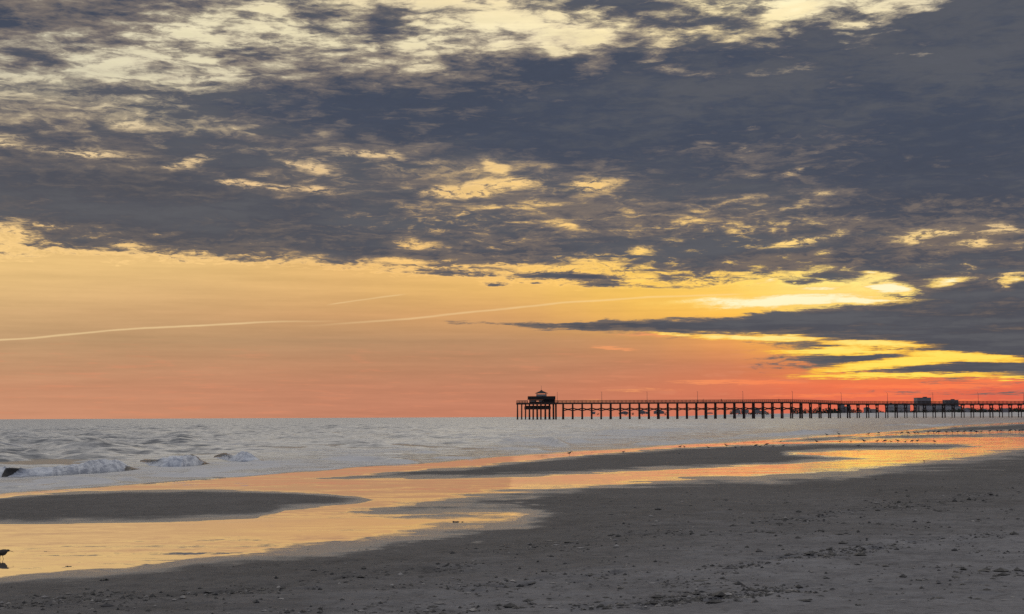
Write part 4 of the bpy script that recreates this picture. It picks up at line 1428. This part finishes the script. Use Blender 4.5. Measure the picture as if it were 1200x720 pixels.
def bird_mesh(kind):
    """unit bird about 1 tall, facing +x; one continuous body with legs and bill joined"""
    if kind == 'upright':
        st = [(-.62, .50, .02, .01), (-.50, .51, .06, .035), (-.34, .54, .12, .09), (-.12, .57, .17, .15), (.08, .61, .175, .165), (.24, .68, .13, .14), (.32, .77, .085, .10), (.35, .85, .085, .085), (.40, .91, .085, .08), (.46, .91, .06, .06), (.50, .90, .025, .025), (.58, .885, .018, .02), (.66, .87, .006, .008)]
    elif kind == 'feeding':
        st = [(-.60, .62, .02, .01), (-.48, .61, .06, .035), (-.30, .60, .13, .10), (-.08, .57, .18, .15), (.12, .54, .18, .16), (.28, .49, .13, .13), (.38, .41, .09, .09), (.45, .33, .085, .08), (.50, .27, .07, .07), (.54, .20, .03, .03), (.58, .12, .015, .015), (.62, .03, .006, .006)]
    else:
        st = [(-.66, .52, .02, .01), (-.52, .53, .06, .035), (-.34, .55, .13, .09), (-.10, .56, .18, .16), (.12, .58, .18, .17), (.28, .64, .13, .13), (.37, .72, .10, .10), (.45, .75, .095, .09), (.52, .74, .06, .06), (.57, .72, .025, .025), (.68, .69, .016, .016), (.80, .66, .006, .007)]
    V, Fc = ring_body(st)
    bm = bmesh.new()
    bv = [bm.verts.new(v) for v in V]
    for f in Fc:
        bm.faces.new([bv[i] for i in f])
    mb = MB()
    mb.bm.free()
    mb.bm = bm
    for s in (-1, 1):
        dx = .05 * s
        mb.bar((-.02, s * .07, .46), (-.06 + dx, s * .07, .22), .030, .016, 6)
        mb.bar((-.06 + dx, s * .07, .23), (-.02 + dx, s * .07, .0), .016, .014, 6)
        mb.bar((-.03 + dx, s * .07, .012), (.12 + dx, s * .07 + .03, .006), .014, .006, 5)
        mb.bar((-.03 + dx, s * .07, .012), (.12 + dx, s * .07 - .03, .006), .014, .006, 5)
    return mb


proto = {}
for kind in ('upright', 'feeding', 'level'):
    b = bird_mesh(kind)
    bmesh.ops.recalc_face_normals(b.bm, faces=b.bm.faces)
    me = bpy.data.meshes.new('shorebird')
    b.bm.to_mesh(me)
    b.bm.free()
    me.materials.append(M_GULL)
    me.polygons.foreach_set('use_smooth', [True] * len(me.polygons))
    proto[kind] = me


def bird(px, py, hpx, label, group=None, kind=None, face=None):
    p = on_ground(px, py)
    kind = kind or random.choice(['upright', 'feeding', 'level', 'upright'])
    o = bpy.data.objects.new('shorebird', proto[kind])
    COL.objects.link(o)
    h = hpx * p[1] / F / 0.85
    if kind == 'feeding':
        h *= 1.25
    o.scale = (h, h, h)
    o.location = (p[0], p[1], p[2] - 0.004)
    o.rotation_euler = (0, 0, (random.choice([0, math.pi]) if face is None else face) + random.uniform(-.5, .5))
    tag(o, label, 'bird', group)
    return o


bird(667.5, 534, 4.6, 'lone shorebird standing at the water edge, farthest left of the distant birds', None, 'upright', 0.2)
bird(730.5, 531.5, 3.0, 'low shorebird at the water edge, second from the left of the distant birds', None, 'level', 0)
bird(796, 533, 2.2, 'small shorebird sitting low in the middle of the dark sandbar', None, 'level', 0)
bird(1012.5, 519.6, 4.4, 'largest dark bird on the bright orange strip at right', None, 'upright', 3.1)
bird(1083, 542.0, 2.6, 'single bird on sand by the brightest orange reflection', None, 'level', 3.1)
bird(1006, 524.4, 3.4, 'bird alone on the dark bar below the orange strip', None, 'level', 0)
for q in ((797, 525.6, 3.4), (802, 525.6, 3.0)):
    bird(*q, 'one of two small birds side by side on the upper edge of the dark sandbar', 'pair of birds on the bar edge')
for x, y, hh in ((830, 526.4, 3.2), (851, 524.8, 4.2), (862, 526.0, 2.8), (869, 525.6, 2.8), (886, 524.6, 3.6), (891, 525, 3.0), (898.5, 523.6, 3.8), (906, 524.6, 2.6), (918, 524.6, 3.2)):
    bird(x, y, hh, 'small dark bird in the spaced row on the far upper edge of the dark sandbar', 'birds along the upper edge of the dark sandbar')
for x, y, hh in ((969, 511.8, 3.4), (983, 511.0, 3.6), (1018, 509.8, 2.8), (1030, 509, 2.4)):
    bird(x, y, hh, 'small bird near the sea edge above the far sandbar', 'birds by the sea beyond the far sandbar')
for x, y, hh in ((915, 519.2, 2.8), (957, 520.0, 4.0), (984.5, 519.2, 2.8), (997, 519.0, 2.6), (1028, 519.4, 3.6), (1037, 519.4, 3.8), (1044, 519.4, 3.0), (1052, 519.2, 4.0), (1061, 519.6, 3.0), (1069, 519.4, 3.6), (1075, 519.2, 4.0), (1095, 519.4, 3.0)):
    bird(x, y, hh, 'dark bird silhouetted against the narrow orange water strip at right', 'birds on the narrow orange strip')
for x, y, hh in ((1057, 509.4, 3.2), (1064, 509.6, 3.4), (1072, 509.8, 3.6), (1076, 509.2, 3.0), (1088, 508.6, 3.4), (1094.5, 508.2, 3.4), (1100, 509, 4.0), (1109, 508.6, 3.4), (1116, 508.2, 3.2), (1122.5, 508.2, 3.4), (1130.5, 508, 3.2), (1138, 507.4, 4.0), (1144, 508.6, 4.4), (1150, 507.6, 3.0), (1160, 507.6, 3.6), (1169, 507.2, 3.4), (1173, 507, 2.8), (1184, 507.2, 3.8), (1190, 506.4, 3.0), (1195, 506.6, 3.4), (1198.5, 506.4, 3.0)):
    bird(x, y, hh, 'bird in the crowded far row on the pale wet sand at right', 'birds crowded on the far wet sand')

# the near sandpiper wading in the pool at the left
p = at(2.6, 655.5)
sp = empty('sandpiper', (p[0], p[1], -0.004), R(-4))
tag(sp, 'brown sandpiper wading in the golden pool at the left edge', 'bird')
hs = 17.0 * p[1] / F
V, Fc = ring_body([(-.66, .56, .02, .01), (-.55, .565, .06, .03), (-.40, .58, .13, .10), (-.18, .60, .20, .19), (.05, .61, .215, .225), (.20, .635, .175, .195), (.29, .675, .12, .14), (.36, .735, .092, .09), (.43, .745, .085, .082), (.49, .735, .055, .055), (.525, .725, .02, .02)], 14)
me = bpy.data.meshes.new('body'); me.from_pydata([(v[0] * hs, v[1] * hs, (v[2] - .13) * hs) for v in V], [], Fc)
b_ = link_mesh('body', me, M_BIRD, sp, True)
V, Fc = ring_body([(.515, .725, .022, .022), (.62, .695, .016, .016), (.74, .655, .012, .012), (.82, .62, .005, .006)], 8)
me = bpy.data.meshes.new('bill'); me.from_pydata([(v[0] * hs, v[1] * hs, (v[2] - .13) * hs) for v in V], [], Fc)
link_mesh('bill', me, M_BILL, sp, True)
for s in (-1, 1):
    V, Fc = ring_body([(-.50, .58, .010, .02), (-.34, .60, .016, .06), (-.12, .62, .020, .10), (.06, .63, .018, .09), (.16, .64, .006, .03)], 10)
    me = bpy.data.meshes.new('wing'); me.from_pydata([(v[0] * hs, (v[1] + s * .20) * hs, (v[2] - .13) * hs) for v in V], [], Fc)
    link_mesh('wing', me, M_BIRD, sp, True)
    mb = MB()
    mb.bar((-.02 * hs, s * .07 * hs, .36 * hs), ((-.07 + s * .07) * hs, s * .07 * hs, .18 * hs), .026 * hs, .015 * hs, 6)
    mb.bar(((-.07 + s * .07) * hs, s * .07 * hs, .19 * hs), ((-.02 + s * .09) * hs, s * .07 * hs, 0), .015 * hs, .013 * hs, 6)
    mb.bar(((-.02 + s * .09) * hs, s * .07 * hs, .01 * hs), ((.12 + s * .09) * hs, s * .09 * hs, .006 * hs), .013 * hs, .005 * hs, 5)
    mb.build('leg', M_BILL, sp)
    mb = MB()
    bmesh.ops.create_uvsphere(mb.bm, u_segments=8, v_segments=6, radius=.016 * hs, matrix=Matrix.Translation((.44 * hs, s * .078 * hs, .63 * hs)))
    mb.build('eye', M_BILL, sp, True)


# ------------------------------------------------------------------ washed-up weed and shells
def weed_mesh(seed):
    r = random.Random(seed)
    mb = MB()
    for _ in range(9):
        m = Matrix.Translation((r.gauss(0, .32), r.gauss(0, .22), abs(r.gauss(.14, .10)))) @ Euler((r.uniform(0, 3), r.uniform(0, 3), r.uniform(0, 3))).to_matrix().to_4x4() @ Matrix.Diagonal((r.uniform(.16, .34), r.uniform(.12, .24), r.uniform(.06, .16), 1))
        bmesh.ops.create_icosphere(mb.bm, subdivisions=2, radius=1.0, matrix=m)
    for v in mb.bm.verts:
        v.co += Vector((r.gauss(0, .02), r.gauss(0, .02), r.gauss(0, .02)))
    for _ in range(10):
        a = Vector((r.gauss(0, .25), r.gauss(0, .2), .12))
        b = a + Vector((r.gauss(0, .45), r.gauss(0, .3), r.uniform(-.1, .1)))
        b.z = max(b.z, .02)
        mb.bar(a, b, .035, .015, 5)
    bmesh.ops.recalc_face_normals(mb.bm, faces=mb.bm.faces)
    me = bpy.data.meshes.new('seaweed_clump')
    mb.bm.to_mesh(me)
    mb.bm.free()
    me.materials.append(M_WEED)
    me.polygons.foreach_set('use_smooth', [True] * len(me.polygons))
    return me


weeds = [weed_mesh(s) for s in range(6)]


def weed(px, py, wpx, label, group=None, tall=1.0):
    tall *= 0.7
    p = on_ground(px, py)
    s = wpx * p[1] / F / 1.15
    o = bpy.data.objects.new('seaweed_clump', random.choice(weeds))
    COL.objects.link(o)
    o.location = (p[0], p[1], p[2] - 0.10 * s)
    o.scale = (s, s, s * tall)
    o.rotation_euler = (0, 0, random.uniform(-.5, .5))
    tag(o, label, 'seaweed', group)


weed(537, 612, 8, 'dark weed clump in the pale end of the shallow tongue of water', None, .9)
weed(121.5, 680.5, 9, 'biggest black weed clump on the sand at lower left, just below the pool', None, 1.3)
weed(105, 690.5, 6, 'black weed clump left of a pair, below the biggest clump at lower left')
weed(127, 689.5, 8, 'flat black weed clump right of a pair, below the biggest clump at lower left', None, .7)
weed(80, 664, 6, 'small weed clump lying in the golden pool near its lower edge', None, .8)
weed(55, 646.5, 4, 'tiny weed speck in the golden pool right of the sandpiper', None, .6)
weed(1080, 680.5, 9, 'dark weed clump alone on smooth sand at lower right', None, .9)
weed(1008, 711, 7, 'dark weed clump at the bottom edge right of centre')
weed(703, 677.5, 11, 'wide flat dark weed clump at bottom centre', None, .5)
weed(750, 679, 10, 'flat dark weed clump right of the wide one at bottom centre', None, .55)
weed(899, 607.5, 5, 'dark weed clump on smooth sand right of centre, below the golden channel')
weed(837, 623, 6, 'dark weed clump left of the trampled shell band right of centre', None, .8)
weed(640, 670, 8, 'dark weed clump in the shell litter near the middle of the beach')
weed(682, 715, 8, 'dark weed clump touching the bottom edge near the middle')
weed(643, 640, 9, 'wide dark weed clump in the middle of the beach, highest of its trail', None, .6)
weed(212, 693, 6, 'lone dark weed clump on the sand right of the lower left group')
small = [(657, 642), (674, 633), (668, 635), (629, 634), (680, 619), (552, 655), (504, 659), (607, 669), (572, 684), (500, 709), (490, 712), (377, 717), (340, 693), (18, 711), (77, 712), (236, 690), (282, 687), (295, 694), (255, 702), (310, 690), (430, 644), (421, 645), (590, 667), (620, 664), (660, 688), (760, 700), (886, 623), (891, 624), (855, 617), (807, 668), (843, 662), (868, 658), (966, 676), (1010, 640), (1148, 685), (1190, 707), (960, 690), (1045, 623), (1165, 622), (733, 579), (625, 645), (558, 641), (362, 644), (780, 643), (820, 640), (775, 582), (990, 587), (940, 583), (1100, 610), (1190, 585)]
for i, (x, y) in enumerate(small):
    weed(x, y, random.uniform(1.8, 3.8), 'little dark scrap of weed scattered on the grey foreground sand', 'weed scraps on the foreground sand', random.uniform(.6, 1.1))


def build_shells():
    """shell grit nobody could count: broken, faceted bits lying on the sand, thick along the trampled bands"""
    n = 150000
    ly = rng.uniform(60, 250, n)
    lx = rng.uniform(-160, 1360, n)
    bmk = band_mask(lx, ly)
    Y = F * CAM_H / ly
    X = (lx - 600) / F * Y
    s = sdf(FG, lx, ly)
    clus = sstep(perlin(X / 1.1, Y / 1.4, 91), -0.1, 0.5)
    keep = (s > 8) & (rng.random(n) < (0.014 + 0.08 * clus * clus + 0.60 * bmk * (0.25 + clus)) * sstep(s, 6, 50))
    X, Y, lx, ly = X[keep], Y[keep], lx[keep], ly[keep]
    Z = ground_z(X, Y)
    k = len(X)
    base = np.array([(1, 0, 0), (0, 1, 0), (-1, 0, 0), (0, -1, 0), (0, 0, 1), (0, 0, -1)], float)
    tri = np.array([(0, 1, 4), (1, 2, 4), (2, 3, 4), (3, 0, 4), (1, 0, 5), (2, 1, 5), (3, 2, 5), (0, 3, 5)])
    sz = np.exp(rng.normal(math.log(0.0115), 0.5, k)) * np.clip(Y / 18, .8, 1.35)
    sx = sz * rng.uniform(.8, 1.9, k); sy = sz * rng.uniform(.7, 1.5, k); szz = sz * rng.uniform(.25, .75, k)
    V = base[None] * np.stack([sx, sy, szz], -1)[:, None, :] * rng.uniform(.7, 1.3, (k, 6, 3))
    a = rng.uniform(0, 6.28, k)
    ca, sa = np.cos(a)[:, None], np.sin(a)[:, None]
    x, y = V[..., 0] * ca - V[..., 1] * sa, V[..., 0] * sa + V[..., 1] * ca
    V = np.stack([x + X[:, None], y + Y[:, None], V[..., 2] + (Z + szz * .35)[:, None]], -1).reshape(-1, 3)
    Fc = (tri[None] + (np.arange(k) * 6)[:, None, None]).reshape(-1, 3)
    o = np_mesh('shell_fragments', V, Fc, M_SHELL, smooth=False)
    tag(o, 'dark broken shell and grit strewn in bands over the foreground sand', 'shells', None, 'stuff')
    print('shell bits', k)


build_shells()
print('done')
